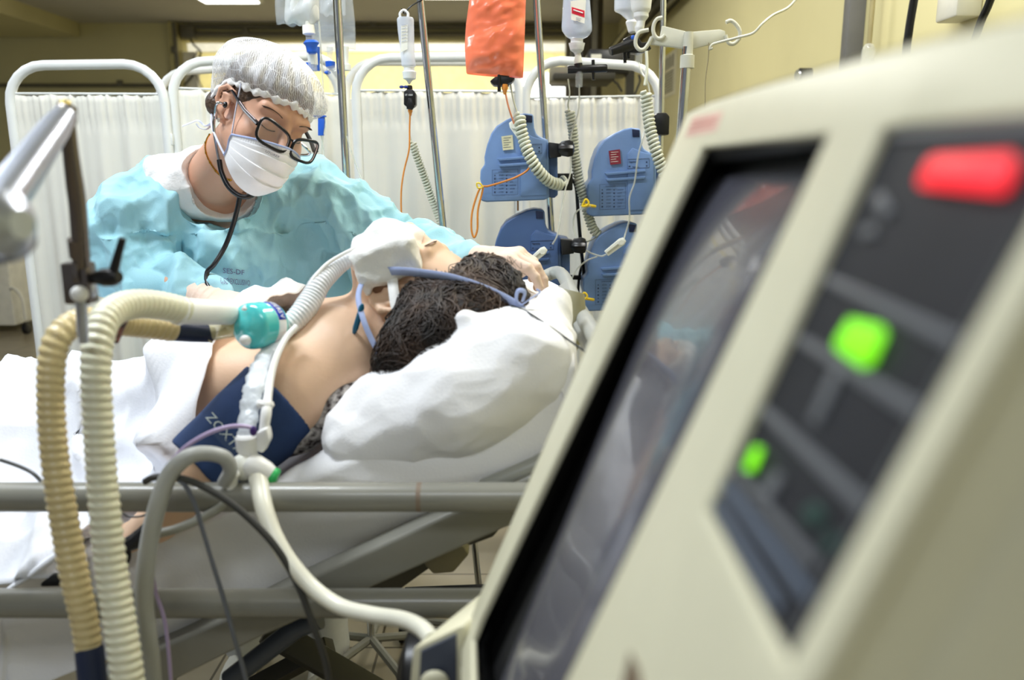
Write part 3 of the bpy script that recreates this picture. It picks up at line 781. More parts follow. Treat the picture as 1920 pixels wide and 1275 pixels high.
# ================================================================== BED
def zt(x):
    k = 0.05; t = (x + 0.56) / k
    return 0.865 + 0.44 * k * (math.log1p(math.exp(t)) if t < 30 else t)
M_grey = mat('grey_enamel', (134, 133, 124), rough=0.32, var=0.03, coat=0.2)
M_lgrey = mat('light_grey_enamel', (158, 160, 156), rough=0.35)
M_olive = mat('dark_bed_frame', (66, 64, 54), rough=0.5)
bed = empty('hospital_bed', (-0.8, 1.42, 0)); tag(bed, 'grey steel hospital bed with tube side rails and raised backrest', 'bed')
zr1 = P(0, 932, 0.97).z; zr2 = P(0, 1131, 0.97).z
rail = MB()
for z_ in (zr1, zr2):
    rail.tube([(-1.62, 0.97, z_), (0.16, 0.97, z_)], PR(55, 500, 1000, 0.97), 24)
rail_o = rail.build('side_rail', M_grey, bed)
pst = MB()
for x_ in (-1.56, 0.12): MB().tube([(x_, 0.97, zr1), (x_, 0.97, 0.50)], 0.015, 12).build('rail_post', M_grey, rail_o)
q = P(783, 934, 0.95)
MB().tube([(q.x - 0.003, 0.97, zr1), (q.x + 0.003, 0.97, zr1)], 0.0192, 24).build('rust_ring', mat('rust_stain', (128, 112, 98), rough=0.7), rail_o)
rail = MB()
for z_ in (0.84, 0.72):
    rail.tube([(-1.62, 1.88, z_), (-0.75, 1.88, z_)], 0.017, 16)
rail.build('side_rail', M_grey, bed)
YBm = 1.0
beam = [(120, 1300), (290, 1217), (433, 1155), (583, 1082), (843, 962), (1000, 890), (1010, 968), (945, 992), (640, 1128), (480, 1200), (330, 1275), (300, 1320)]
MB().prism([P(x, y, YBm) for x, y in beam], (0, 0.045, 0)).build('backrest_beam', M_grey, bed, bevel=0.006, bseg=3)
MB().tube([P(905, 915, 1.02), P(1005, 872, 1.02), P(1040, 850, 1.03)], 0.012, 14).build('backrest_tube', M_lgrey, bed)
# head end of the backrest frame
h0, h1 = P(1050, 512, 1.80), P(1140, 690, 1.04)
MB().tube(catmull([h0 + Vector((-0.05, 0.03, -0.02)), h0, h0.lerp(h1, 0.5), h1, h1 + Vector((-0.05, -0.02, -0.05))], 6), 0.0145, 16).build('head_tube', M_lgrey, bed)
MB().prism([P(*q_) for q_ in [(1040, 540, 1.5), (1062, 525, 1.5), (1115, 640, 1.2), (1100, 660, 1.2)]], (0.004, 0, -0.02)).build('head_plate', M_lgrey, bed, bevel=0.003)
MB().lathe(P(1062, 600, 1.35), (0.25, 0.2, 1), [(-0.05, 0.03), (0, 0.036), (0.05, 0.02)], 20).build('head_bracket', mat('bracket_beige', (150, 146, 120)), bed)
# far bed members seen under the rail
MB().box((-0.55, 1.82, 0.66), (2.0, 0.05, 0.07)).build('frame_beam', M_olive, bed, bevel=0.004)
MB().box((-0.55, 1.10, 0.52), (2.0, 0.05, 0.06)).build('frame_beam', M_olive, bed, bevel=0.004)
MB().tube([P(760, 1112, 1.5), P(1000, 1103, 1.5)], 0.012, 12).build('cross_bar', M_mblack, bed)
MB().prism(PP((640, 1092, 1.12), (760, 1022, 1.12), (815, 1060, 1.12), (745, 1110, 1.12), (690, 1118, 1.12)), (0, 0.05, 0)).build('hinge_plate', M_olive, bed, bevel=0.004)
MB().prism(PP((800, 1036, 1.1), (862, 1015, 1.1), (880, 1040, 1.1), (850, 1075, 1.1), (812, 1078, 1.1), (795, 1060, 1.1)), (0, 0.06, 0)).build('hinge_bracket', mat('bracket_tan', (128, 122, 100)), bed, bevel=0.004)
MB().prism(PP((860, 1010, 1.05), (915, 985, 1.05), (940, 990, 1.05), (925, 1008, 1.05), (880, 1025, 1.05)), (0, 0.05, 0)).build('hinge_bracket', M_olive, bed, bevel=0.004)
MB().tube([P(430, 1275, 1.12), P(555, 1178, 1.12), P(600, 1160, 1.12)], 0.016, 14).build('lower_tube', mat('blue_grey_steel', (74, 80, 92), rough=0.4), bed)
def leg(a, b, r=0.022): return MB().tube([a, b], r, 4).build('scissor_leg', M_olive, bed, bevel=0.003)
leg(P(500, 1180, 1.25), P(760, 1330, 1.25), 0.03); leg(P(620, 1210, 1.3), P(400, 1330, 1.3)); leg((-0.95, 1.3, 0.62), (-1.2, 1.3, 0.18), 0.025)
MB().box((-0.62, 1.48, 0.13), (1.7, 0.40, 0.05)).build('base', M_olive, bed, bevel=0.01)
for x_, y_ in ((-1.4, 1.15), (-1.4, 1.7), (0.1, 1.15), (0.1, 1.7)):
    MB().tube([(x_, y_, 0.16), (x_, y_, 0.10)], 0.014, 8).build('castor_stem', M_grey, bed)
    MB().lathe((x_ - 0.018, y_, 0.062), (1, 0, 0), [(0, 0.05), (0.004, 0.062), (0.032, 0.062), (0.036, 0.05)], 24).build('castor', MATS['black_plastic'], bed)
def mat_fn(u, v):
    x = -1.75 + 1.83 * u
    prof = [(1.085, -0.125), (1.085, -0.02), (1.10, -0.004), (1.78, -0.004), (1.80, -0.02), (1.80, -0.125)]
    i = min(4, int(v * 5)); f = v * 5 - i; a, b = prof[i], prof[i + 1]
    return Vector((x, a[0] + (b[0] - a[0]) * f, zt(x) - 0.02 + a[1] + (b[1] - a[1]) * f))
MB().grid(mat_fn, 60, 5).build('mattress', mat('blue_mattress', (70, 90, 120)), bed, smooth=60, solid=0.003)

M_sheet = mat('white_sheet', (238, 238, 240), rough=0.9, var=0.02, vscale=4, bump=0.10, bscale=260, sheen=0.1)
def npn(x, y, z, s, seed): return float(vnoise(np.array([[x, y, z]], np.float32), s, seed)[0])
def zbeam(x):
    if x > 0.03: x = 0.03
    a, b = P(290, 1232, 1.0), P(843, 990, 1.0)
    return a.z + (x - a.x) / (b.x - a.x) * (b.z - a.z)
def cloth_grid(name, fn, nu, nv, m, amp, scale, amp2=0.0, seed=0, parent=None, aniso=(1, 1, 1), solid=0.003, folds=()):
    """a laid cloth: fn gives the smooth surface, folds are pressed in along its normal"""
    pts = np.array([[tuple(fn(i / nu, j / nv)) for j in range(nv + 1)] for i in range(nu + 1)], np.float32)
    gu = np.gradient(pts, axis=0); gv = np.gradient(pts, axis=1); n = np.cross(gu, gv); n /= (np.linalg.norm(n, axis=-1, keepdims=True) + 1e-9)
    q = pts.reshape(-1, 3) * np.array(aniso, np.float32)
    am = 0.2 + 1.3 * vnoise(q, 3.5, seed + 9)
    d = (worley(q, scale, seed, 0.35) - 0.55) * amp * am
    if amp2: d += (worley(q, scale * 2.6, seed + 7, 0.3) - 0.55) * amp2 * am
    for (ax_, ay_, az_, fa, warp_, sd_) in folds:   # long pulled folds: crest direction across (ax, ay, az)
        ph_ = q @ np.array((ax_, ay_, az_), np.float32) + warp_ * vnoise(q, 3.0, sd_)
        d += fa * ((1 - np.abs(np.sin(ph_ * pi))) ** 1.4 - 0.35) * np.clip(vnoise(q, 2.6, sd_ + 3) * 2.4 - 0.7, 0, 1)
    if n[nu // 2, nv // 2, 2] < 0: n = -n
    pts += n * d.reshape(nu + 1, nv + 1, 1)
    g = MB(); g.v = [tuple(p) for p in pts.reshape(-1, 3).tolist()]
    g.f = [(i * (nv + 1) + j, (i + 1) * (nv + 1) + j, (i + 1) * (nv + 1) + j + 1, i * (nv + 1) + j + 1) for i in range(nu) for j in range(nv)]
    return g.build(name, m, parent, smooth=180, solid=solid, offset=0)
def sheet_fn(u, v):
    x = -1.72 + 1.805 * u
    zb = 0.50 if x < -0.75 else min(zbeam(x), zt(x) - 0.12)
    drop = zt(x) - zb
    if v < 0.4:
        f = v / 0.4; y = 1.052 + 0.006 * sin(x * 14) * (1 - f); z = zt(x) - drop * (1 - f) - 0.02 * f
        return Vector((x, y, z + 0.008))
    if v < 0.5:
        f = (v - 0.4) / 0.1; a = f * pi / 2
        return Vector((x, 1.052 + 0.035 * (1 - cos(a)), zt(x) - 0.012 + 0.02 * sin(a) + 0.0))
    if v < 0.92:
        f = (v - 0.5) / 0.42; return Vector((x, 1.087 + 0.706 * f, zt(x) + 0.008))
    f = (v - 0.92) / 0.08; return Vector((x, 1.793 + 0.035 * min(1, f * 2), zt(x) + 0.008 - 0.16 * f))
sh = cloth_grid('bed_sheet', sheet_fn, 230, 130, M_sheet, 0.032, 6.0, 0.010, 3, aniso=(0.55, 1, 0.8), folds=((5.0, 0.0, 4.0, 0.020, 2.5, 71), (3.0, 6.0, -7.0, 0.016, 2.0, 72)))
tag(sh, 'white fitted sheet over the raised mattress, hanging down behind the near rail', 'sheet')

# pillow and bunched cloth under the head
def pillow_fn(p):
    c = P(900, 640, 1.40); R = np.array([[cos(0.36), 0, -sin(0.36)], [0, 1, 0], [sin(0.36), 0, cos(0.36)]], np.float32)
    R = np.array(((cos(0.33), 0, sin(0.33)), (0, 1, 0), (-sin(0.33), 0, cos(0.33))), np.float32)
    R = np.array(((cos(0.33), 0, -sin(0.33)), (0, 1, 0), (sin(0.33), 0, cos(0.33))), np.float32)
    d = sbox(p, (-0.068, 1.40, 1.088), (0.158, 0.33, 0.055), 0.052, R)
    d = smin(d, cone(p, P(735, 785, 1.14), P(850, 708, 1.13), 0.030, 0.036), 0.06)
    d = smin(d, cone(p, P(850, 708, 1.13), P(935, 680, 1.12), 0.036, 0.048), 0.05)
    d = smin(d, cone(p, P(873, 598, 1.12), P(900, 680, 1.12), 0.010, 0.036), 0.02)
    d = smin(d, cone(p, P(874, 600, 1.12), P(918, 624, 1.12), 0.011, 0.014), 0.012)
    d = smin(d, cone(p, P(934, 604, 1.13), P(980, 612, 1.15), 0.013, 0.016), 0.012)
    d = smin(d, cone(p, P(935, 605, 1.12), P(950, 680, 1.12), 0.012, 0.036), 0.02)
    d = smin(d, cone(p, P(935, 660, 1.14), P(1025, 585, 1.25), 0.034, 0.038), 0.05)
    d = smin(d, cone(p, P(650, 835, 1.09), P(860, 770, 1.075), 0.030, 0.045), 0.08)
    d = smin(d, cone(p, P(860, 770, 1.075), P(1000, 690, 1.09), 0.045, 0.05), 0.08)
    d = smin(d, cone(p, P(965, 590, 1.5), P(1035, 570, 1.6), 0.035, 0.035), 0.06)
    d = smax(d, -ell(p, P(835, 560, 1.34), (0.150, 0.125, 0.075)), 0.02)
    d += crumple(p, 7, 11, 5, 0.9) * 0.030
    return d
pil = sdf_mesh('pillow', pillow_fn, (-0.33, 0.98, 0.92), (0.18, 1.80, 1.32), 0.004, M_sheet)
wrinkle(pil, [((5, 8, 7), 0.034, 3), ((16, 24, 20), 0.009, 8)])
tag(pil, 'white pillow in crumpled cloth under the patient\'s dark hair', 'pillow')
# draped white cloth over the head end of the backrest
def hd_fn(u, v):
    a = P(1048 + 8 * sin(v * 9), 512 + 30 * v, 1.72 - 0.6 * v)
    x = a.x - 0.02 + 0.03 * u; z = zt(0.10) + 0.035 + 0.03 * sin(u * 3) - 0.12 * max(0, u - 0.5)
    return Vector((-0.02 + 0.115 * u, 1.05 + 0.72 * v, zt(-0.02 + 0.115 * u) + 0.018 - 0.22 * max(0, u - 0.72) * 1.5 + 0.03 * (v > 0.5) * sin(u * pi) * (v - 0.5)))
hd = cloth_grid('head_cloth', hd_fn, 60, 120, M_sheet, 0.05, 8.0, 0.014, 21, aniso=(1, 0.5, 1))
tag(hd, 'white cloth folded over the head end of the bed by the grey tube', 'cloth')
k = MB()
# blue tie printed strip lying on the pillow
M_blue = mat('pale_blue_tie', (168, 182, 222), rough=0.8, var=0.05, bump=0.2, bscale=900)

# dark patterned blanket under the arm
M_blk = mat('patterned_blanket', (46, 36, 34), rough=0.95, rgb2=(190, 184, 178), vscale=90, detail=2)
def blk_fn(p):
    d = cone(p, P(715, 722, 1.17), P(640, 765, 1.15), 0.022, 0.030)
    d = smin(d, cone(p, P(640, 765, 1.15), P(560, 812, 1.14), 0.030, 0.026), 0.02)
    d = smin(d, cone(p, P(560, 812, 1.14), P(500, 850, 1.14), 0.026, 0.02), 0.02)
    return d + crumple(p, 22, 5, 4) * 0.008
tag(sdf_mesh('blanket', blk_fn, (-0.55, 1.05, 0.85), (-0.12, 1.25, 1.15), 0.0035, M_blk), 'dark patterned blanket tucked under the patient\'s bare arm', 'blanket')

# ================================================================== PATIENT
M_skin = mat('patient_skin', (222, 186, 156), rough=0.5, var=0.05, vscale=9, bump=0.04, bscale=150, sss=0.08)
HP = Frame((-0.172, 1.305, 1.187), (0.16, 0.25, 0.95), (0.90, -0.34, -0.12), 1.06)
pat = empty('person', (-0.8, 1.42, zt(-0.8))); tag(pat, 'person lying face up on the bed with dark wavy hair and bare shoulder', 'person')
sh_n = P(612, 680, 1.235); el_n = P(392, 872, 1.085); wr_n = P(300, 975, 1.045)
def patient_fn(p):
    q = HP.loc(p)
    d = head_sdf(q)
    neckT = HP.w(0, -0.015, -0.04); chest = P(520, 690, 1.42)
    d = smin(d, cone(p, neckT, P(630, 655, 1.36), 0.052, 0.056), 0.03)
    d = smin(d, cone(p, P(655, 650, 1.36), P(600, 650, 1.30), 0.050, 0.066), 0.06)
    # shoulder girdle, chest, belly, hips
    d = smin(d, cone(p, P(605, 665, 1.27), P(600, 640, 1.50), 0.070, 0.066), 0.05)
    d = smin(d, ell(p, chest, (0.15, 0.155, 0.085)), 0.05)
    d = smin(d, cone(p, P(440, 748, 1.36), P(430, 735, 1.50), 0.085, 0.082), 0.05)
    hp = Vector((-0.80, 1.42, 0.915))
    d = smin(d, cone(p, P(430, 752, 1.43), hp, 0.088, 0.072), 0.06)
    d = smin(d, cone(p, hp + Vector((0, -0.07, 0)), (-1.30, 1.33, 0.93), 0.066, 0.054), 0.05)
    d = smin(d, cone(p, hp + Vector((0, 0.07, 0)), (-1.30, 1.54, 0.93), 0.066, 0.054), 0.05)
    d = smin(d, cone(p, (-1.30, 1.33, 0.955), (-1.66, 1.33, 0.92), 0.060, 0.040), 0.03)
    d = smin(d, cone(p, (-1.30, 1.54, 0.955), (-1.66, 1.54, 0.92), 0.060, 0.040), 0.03)
    # collar bone and shoulder blade swell
    d = smin(d, cone(p, P(668, 610, 1.33), P(590, 632, 1.25), 0.010, 0.026), 0.03)
    # near arm
    d = smin(d, cone(p, P(630, 690, 1.22), P(545, 740, 1.165), 0.078, 0.064), 0.06)
    d = smin(d, cone(p, P(545, 740, 1.165), el_n, 0.064, 0.044), 0.04)
    d = smin(d, cone(p, el_n, wr_n, 0.040, 0.028), 0.02)
    d = smin(d, hand_sdf(p, wr_n, (-0.8, 0.1, -0.5), (0.3, -0.2, 0.9), (0.5, 0.55, 0.6, 0.6), sc=0.92, thumb_side=1), 0.015)
    # far arm resting across the body, hand on the sheet
    fs = P(590, 625, 1.56); fe = Vector((-0.66, 1.66, 0.93)); fw = P(215, 745, 1.40)
    d = smin(d, cone(p, fs, fe, 0.055, 0.042), 0.05)
    d = smin(d, cone(p, fe, fw, 0.040, 0.028), 0.02)
    d = smin(d, hand_sdf(p, fw, (-0.95, -0.25, -0.05), (0, 0.1, 1), (0.3, 0.35, 0.35, 0.4), sc=0.95, thumb_side=-1), 0.015)
    return d
pbody = sdf_mesh('body', patient_fn, (-1.92, 0.94, 0.70), (-0.03, 1.76, 1.40), 0.0032, M_skin, pat)
# hair
M_hair = mat('dark_brown_hair', (17, 12, 10), rough=0.6, rgb2=(38, 27, 20), vscale=26, bump=0.35, bscale=220, spec=0.5)
def hair_base(p):
    q = HP.loc(p)
    d = ell(q, (0, -0.018, 0.058), (0.088, 0.110, 0.098))
    cut = (q - A3((0, 0.060, 0.102))) @ A3((0, -0.86, 0.51))
    d = smax(d, -(cut - 0.0), 0.012)
    d = smax(d, -ell(q, (-0.085, 0.000, -0.006), (0.036, 0.044, 0.046)), 0.008)
    d = smin(d, chain(p, [P(920, 575, 1.25), P(880, 620, 1.185), P(820, 655, 1.160), P(765, 685, 1.150), P(722, 714, 1.150)], [0.052, 0.056, 0.050, 0.036, 0.016], 0.03), 0.03)
    d = smin(d, chain(p, [P(800, 600, 1.20), P(772, 645, 1.175), P(738, 695, 1.155)], [0.032, 0.028, 0.018], 0.03), 0.03)
    d = smin(d, chain(p, [P(900, 505, 1.28), P(945, 540, 1.26), P(955, 590, 1.22)], [0.022, 0.026, 0.028], 0.03), 0.02)
    return d
def hair_fn(p):
    w = np.stack([p[:, 0] * 0.7 + p[:, 2] * 0.5, p[:, 1], p[:, 2] * 0.9 - p[:, 0] * 0.4], -1)
    return hair_base(p) + (vnoise(w, 28, 2) - 0.5) * 0.016 + (vnoise(w * np.array([0.5, 1, 1.6], np.float32), 90, 5) - 0.5) * 0.008
hair = sdf_mesh('hair', hair_fn, (-0.34, 0.98, 0.98), (0.08, 1.48, 1.36), 0.0028, M_hair, pat)
rnd = random.Random(4)
M_lock = mat('hair_lock', (24, 17, 14), rough=0.48, rgb2=(76, 54, 38), vscale=14, spec=0.6)
def strands(n, starts, ends, r0, wav, lift=0.004, base=hair_base, seed=1):
    rnd = random.Random(seed); NP = 26; P0 = []
    for k in range(n):
        a = starts(rnd); b = ends(rnd); mid = a.lerp(b, 0.5) + Vector((rnd.uniform(-.03, .03), rnd.uniform(-.03, 0.0), rnd.uniform(-.01, .03)))
        ph = rnd.random() * 6; fq = rnd.uniform(2.2, 4.5); s = (b - a).cross(Vector((0, 1, 0))).normalized()
        for i in range(NP):
            t = i / (NP - 1); c = (1 - t) ** 2 * a + 2 * t * (1 - t) * mid + t * t * b
            P0.append(c + s * sin(t * fq * 2 * pi + ph) * wav * (0.3 + t) * rnd.uniform(0.9, 1.1) + Vector((0, cos(t * fq * 2 * pi + ph) * wav * 0.6, 0)))
    p = np.array([tuple(v) for v in P0], np.float32); e = 0.002
    off = np.repeat(np.array([rnd.uniform(0.0, lift) for _ in range(n)], np.float32), NP)
    for _ in range(4):
        d = base(p); g = np.stack([(base(p + np.eye(3, dtype=np.float32)[i] * e) - d) / e for i in range(3)], -1)
        g /= (np.linalg.norm(g, axis=-1, keepdims=True) + 1e-6)
        p = p - g * (d - off)[:, None] * 0.9
    mb = MB()
    for k in range(n):
        pts = p[k * NP:(k + 1) * NP]
        # smooth a little
        pts = np.concatenate([pts[:1], (pts[:-2] + pts[1:-1] * 2 + pts[2:]) / 4, pts[-1:]])
        r = r0 * rnd.uniform(0.5, 1.4)
        mb.tube([Vector(v) for v in pts.tolist()], [r * 0.5] + [r] * 3 + [r * (1 - 0.75 * i / (NP - 5)) for i in range(NP - 4)], 5, flat=0.6)
    return mb
def tri_pt(poly, rn):
    i = rn.randrange(len(poly) - 1); a, b = poly[i], poly[i + 1]; t = rn.random()
    return P(a[0] + (b[0] - a[0]) * t + rn.uniform(-8, 8), a[1] + (b[1] - a[1]) * t + rn.uniform(-8, 8), a[2] + (b[2] - a[2]) * t)
topline = [(772, 560, 1.22), (805, 540, 1.22), (850, 525, 1.22), (890, 505, 1.26), (935, 495, 1.29)]
lowline = [(735, 705, 1.17), (790, 680, 1.16), (850, 640, 1.15), (910, 615, 1.17), (960, 600, 1.2), (965, 575, 1.22)]
mbs = strands(430, lambda r: tri_pt(topline, r), lambda r: tri_pt(lowline, r), 0.0018, 0.009, 0.011, seed=3)
mb2 = strands(300, lambda r: tri_pt([(775, 565, 1.21), (800, 570, 1.20), (870, 575, 1.17)], r), lambda r: tri_pt([(720, 718, 1.14), (760, 705, 1.13), (830, 672, 1.125), (870, 650, 1.13)], r), 0.0016, 0.010, 0.012, seed=8)
mb3 = strands(60, lambda r: tri_pt([(855, 500, 1.26), (890, 480, 1.3), (925, 495, 1.31)], r), lambda r: tri_pt([(930, 560, 1.22), (965, 590, 1.21)], r), 0.0018, 0.010, 0.010, seed=12)
lk = mbs; lk.add(mb2.v, mb2.f); lk.add(mb3.v, mb3.f)
lk.build('hair_locks', M_lock, hair, smooth=180)
fly = MB()
rn = random.Random(9)
for k in range(30):
    x = rn.uniform(850, 955); y = rn.uniform(485, 560); a = P(x, y, 1.27)
    dx = rn.uniform(5, 40); pts = [a]
    for i in range(1, 7): pts.append(P(x + dx * i / 6 + 6 * sin(i * 1.4 + k), y - 8 * sin(i * 0.9 + k * 0.7) + rn.uniform(-2, 6) * i / 2, 1.26 - 0.004 * i))
    fly.tube(catmull(pts, 4), 0.00035, 4)
fly.build('stray_hair', M_lock, hair, smooth=180); fly = MB()
for k in range(30):
    x = rn.uniform(700, 760); y = rn.uniform(690, 735); pts = [P(x + 45, y - 30, 1.15)]
    for i in range(1, 6): pts.append(P(x + 45 - 14 * i, y - 30 + 9 * i + 5 * sin(i + k), 1.14))
    fly.tube(catmull(pts, 4), 0.00045, 4)
fly.build('stray_hair', M_lock, hair, smooth=180)
br = MB(); 
for k in range(40):
    t = k / 39; a = HP.w(-0.016 - 0.034 * t, 0.100 - 0.014 * t * t, 0.034 + 0.006 * sin(t * 3)); br.tube([a, a + HP.u * 0.006 + HP.s * -0.004 + HP.f * 0.0005], [0.0007, 0.0002], 4)
br.build('eyebrow', M_lock, pat, smooth=180)
br = MB()
for k in range(30):
    t = k / 29; a = HP.w(-0.019 - 0.026 * t, 0.0955 - 0.010 * t, 0.002 - 0.003 * sin(t * 3.1)); br.tube([a, a + HP.f * 0.006 - HP.u * 0.004], [0.0005, 0.0002], 4)
br.build('eyelashes', M_lock, pat, smooth=180)
# gauze / tape over mouth and nose
M_gauze = mat('white_gauze', (244, 243, 240), rough=0.95, bump=0.25, bscale=420)
def gauze_fn(p):
    q = HP.loc(p)
    d = sbox(p, P(734, 484, 1.30), (0.052, 0.078, 0.032), 0.014, np.array(((cos(.25), 0, -sin(.25)), (0, 1, 0), (sin(.25), 0, cos(.25))), np.float32))
    d = smin(d, cone(p, P(765, 458, 1.36), P(790, 460, 1.33), 0.020, 0.010), 0.02)
    d = smin(d, cone(p, P(700, 495, 1.29), P(690, 520, 1.27), 0.014, 0.008), 0.02)
    d = smin(d, ell(q, (0, 0.094, -0.040), (0.050, 0.036, 0.050)), 0.015)
    d = smin(d, cone(p, P(676, 466, 1.31), P(688, 512, 1.28), 0.017, 0.016), 0.02)
    d = smin(d, cone(p, P(684, 520, 1.26), P(690, 548, 1.235), 0.010, 0.006), 0.01)
    return d + crumple(p, 15, 31, 5, 0.8) * 0.010
gz = sdf_mesh('gauze_dressing', gauze_fn, (-0.32, 1.19, 1.14), (-0.09, 1.46, 1.37), 0.0026, M_gauze, pat)
wrinkle(gz, [((22, 14, 24), 0.016, 5), (55, 0.004, 6)])
hb = bvh_of(pbody)
def ribbon(pts, w, m, name, parent, wdir=(0, 0, 1), th=0.0012, n=10):
    c = catmull(pts, n); fr_ = frames(c); vs = []
    wd = Vector(wdir); g = MB()
    for q, (t, U, V) in zip(c, fr_):
        s = (wd - t * wd.dot(t)).normalized(); vs += [q - s * w / 2, q + s * w / 2]
    g.add(vs, [(2 * i, 2 * i + 1, 2 * i + 3, 2 * i + 2) for i in range(len(c) - 1)])
    return g.build(name, m, parent, smooth=180, solid=th, offset=0)
# white tape by the ear and pale blue ties
ribbon(PP((735, 518, 1.232), (738, 545, 1.212), (742, 572, 1.196), (750, 602, 1.185), (752, 640, 1.178), (757, 668, 1.165)), 0.016, M_gauze, 'white_tie', pat, (1, 0, 0.1))
tie = empty('tube_tie', P(850, 520, 1.2)); tag(tie, 'pale blue tape tie stretched across the patient\'s cheek and dark hair', 'tie')
ribbon(PP((700, 514, 1.245), (735, 508, 1.222), (790, 512, 1.205), (850, 522, 1.190), (910, 542, 1.178), (960, 566, 1.168), (988, 588, 1.165)), 0.0135, M_blue, 'strap', tie, (0, -0.35, 1))
ribbon(PP((700, 513, 1.25), (682, 525, 1.235), (672, 555, 1.20), (680, 595, 1.17), (696, 635, 1.158), (716, 670, 1.150), (740, 700, 1.145)), 0.0085, M_blue, 'lower_strap', tie, (1, 0, 0.2))
kn = MB()
for pts, w_ in (((( 975, 575, 1.165), (968, 560, 1.16), (972, 545, 1.155), (984, 548, 1.155), (980, 565, 1.16)), .0035), (((978, 572, 1.165), (995, 560, 1.16), (1012, 548, 1.17), (1006, 542, 1.17)), .0028), (((980, 585, 1.165), (976, 610, 1.155), (962, 640, 1.14), (940, 660, 1.125), (925, 668, 1.12)), .0022), (((984, 590, 1.16), (972, 640, 1.13), (955, 690, 1.08), (953, 740, 1.06)), .0016)):
    kn.tube(catmull(PP(*pts), 8), w_, 8, flat=0.4)
kn.build('knot', M_blue, tie)
tag(MB().tube(catmull(PP((958, 573, 1.16), (985, 583, 1.15), (1030, 612, 1.10), (1070, 640, 1.07), (1110, 668, 1.04)), 8), 0.0016, 8).build('monitor_wire', mat('dark_wire', (40, 44, 46), rough=0.4)), 'thin dark wire running from the hair down to the head tube', 'wire')
tag(MB().lathe(P(680, 570, 1.178), (P(664, 624, 1.185) - P(680, 570, 1.178)), [(0, 0.0018), (0.005, 0.0042), (0.040, 0.0045), (0.048, 0.003), (0.052, 0.001)], 14).build('blue_clip', mat('teal_plastic', (22, 96, 128), rough=0.35)), 'small teal blue plastic clip lying against the patient\'s neck', 'clip')

# blood pressure cuff
M_cuff = mat('navy_cuff', (38, 62, 106), rough=0.8, var=0.08, vscale=30, bump=0.1, bscale=500)
ca = P(528, 752, 1.155); cb = P(380, 885, 1.085)
def cuff_fn(p):
    d = cone(p, ca, cb, 0.070, 0.058); ax = (cb - ca).normalized()
    t = (p - A3(ca)) @ A3(ax); L = (cb - ca).length
    d = smax(np.abs(d) - 0.0035, np.maximum(-t - 0.0, t - L), 0.004)
    return d + crumple(p, 10, 4, 4) * 0.006
cuff = sdf_mesh('blood_pressure_cuff', cuff_fn, (-0.62, 0.97, 0.84), (-0.26, 1.28, 1.18), 0.003, M_cuff)
tag(cuff, 'navy blood pressure cuff with pale lettering wrapped round the near arm', 'cuff')
cbv = bvh_of(cuff)
rr = ray(440, 800)
X_ = (P(470, 862, 1.05) - P(398, 782, 1.05)).normalized(); Y_ = (P(440, 770, 1.05) - P(410, 800, 1.05)).normalized()
tm = text_mesh('ZOXTAL', P(381, 781, 1.02), X_, Y_, 0.0195, mat('cuff_print', (196, 206, 204), rough=0.7), cuff, wide=1.05, depth=0.0)
conform(tm, cbv, rr, 0.0012)
tm = text_mesh('|||||||||||||||', P(394, 805, 1.02), X_, Y_, 0.012, mat('cuff_print_dim', (92, 110, 140), rough=0.7), cuff, depth=0.0); conform(tm, cbv, rr, 0.0012)
cs = MB(); cs.tube(catmull([cb + Vector((0.05, -0.05, 0.02)), cb + Vector((0.03, -0.075, -0.03)), cb + Vector((0.0, -0.07, -0.06))], 6), 0.006, 8)

# cover sheet over the trunk and legs
def xedge(y):  # right edge of the cover
    t = (y - 1.04) / 0.8
    return -0.60 + 0.10 * min(1, max(0, (y - 1.06) / 0.16)) + 0.10 * min(1, max(0, (y - 1.30) / 0.35))
def cover_fn(u, v):
    y = 1.012 + 0.83 * v; x1 = xedge(y); x = -1.72 + (x1 + 1.72) * (u ** 0.75)
    b = 0.155 * math.exp(-((y - 1.44) / 0.17) ** 4) + 0.045 * math.exp(-((x + 0.62) / 0.13) ** 2) * math.exp(-((y - 1.44) / 0.16) ** 2)
    b *= 0.62 + 0.38 * min(1, max(0, (x + 0.80) / 0.14))
    if x < -0.95: b *= 1 - 0.15 * min(1, (-0.95 - x) / 0.4)
    edge = max(0, 1 - abs(u - 1) / 0.03)
    z = max(zt(x) + 0.024 + b * 0.9, hq(x, y) + 0.034)
    if y < 1.06: z -= (1.06 - y) * 1.2
    if y > 1.79: z -= (y - 1.79) * 3
    return Vector((x, y, z - 0.01 * edge))
def body_height():
    nx, ny = 90, 50; xs_ = np.linspace(-1.74, -0.30, nx); ys_ = np.linspace(1.0, 1.86, ny); H = np.full((nx, ny), -1.0)
    for i, x in enumerate(xs_):
        for j, y in enumerate(ys_):
            h = hb.ray_cast(Vector((x, y, 1.6)), Vector((0, 0, -1)))
            H[i, j] = max(zt(x), h[0].z if h[0] is not None and h[0].z < 1.3 else 0)
    M = H.copy()
    for _ in range(2):
        Q = np.pad(M, 1, mode='edge'); M = np.maximum.reduce([Q[1:-1, 1:-1], Q[2:, 1:-1], Q[:-2, 1:-1], Q[1:-1, 2:], Q[1:-1, :-2]])
    for _ in range(3):
        Q = np.pad(M, 1, mode='edge'); M = (Q[1:-1, 1:-1] * 2 + Q[2:, 1:-1] + Q[:-2, 1:-1] + Q[1:-1, 2:] + Q[1:-1, :-2]) / 6
    return xs_, ys_, M
HX, HY, HM = body_height()
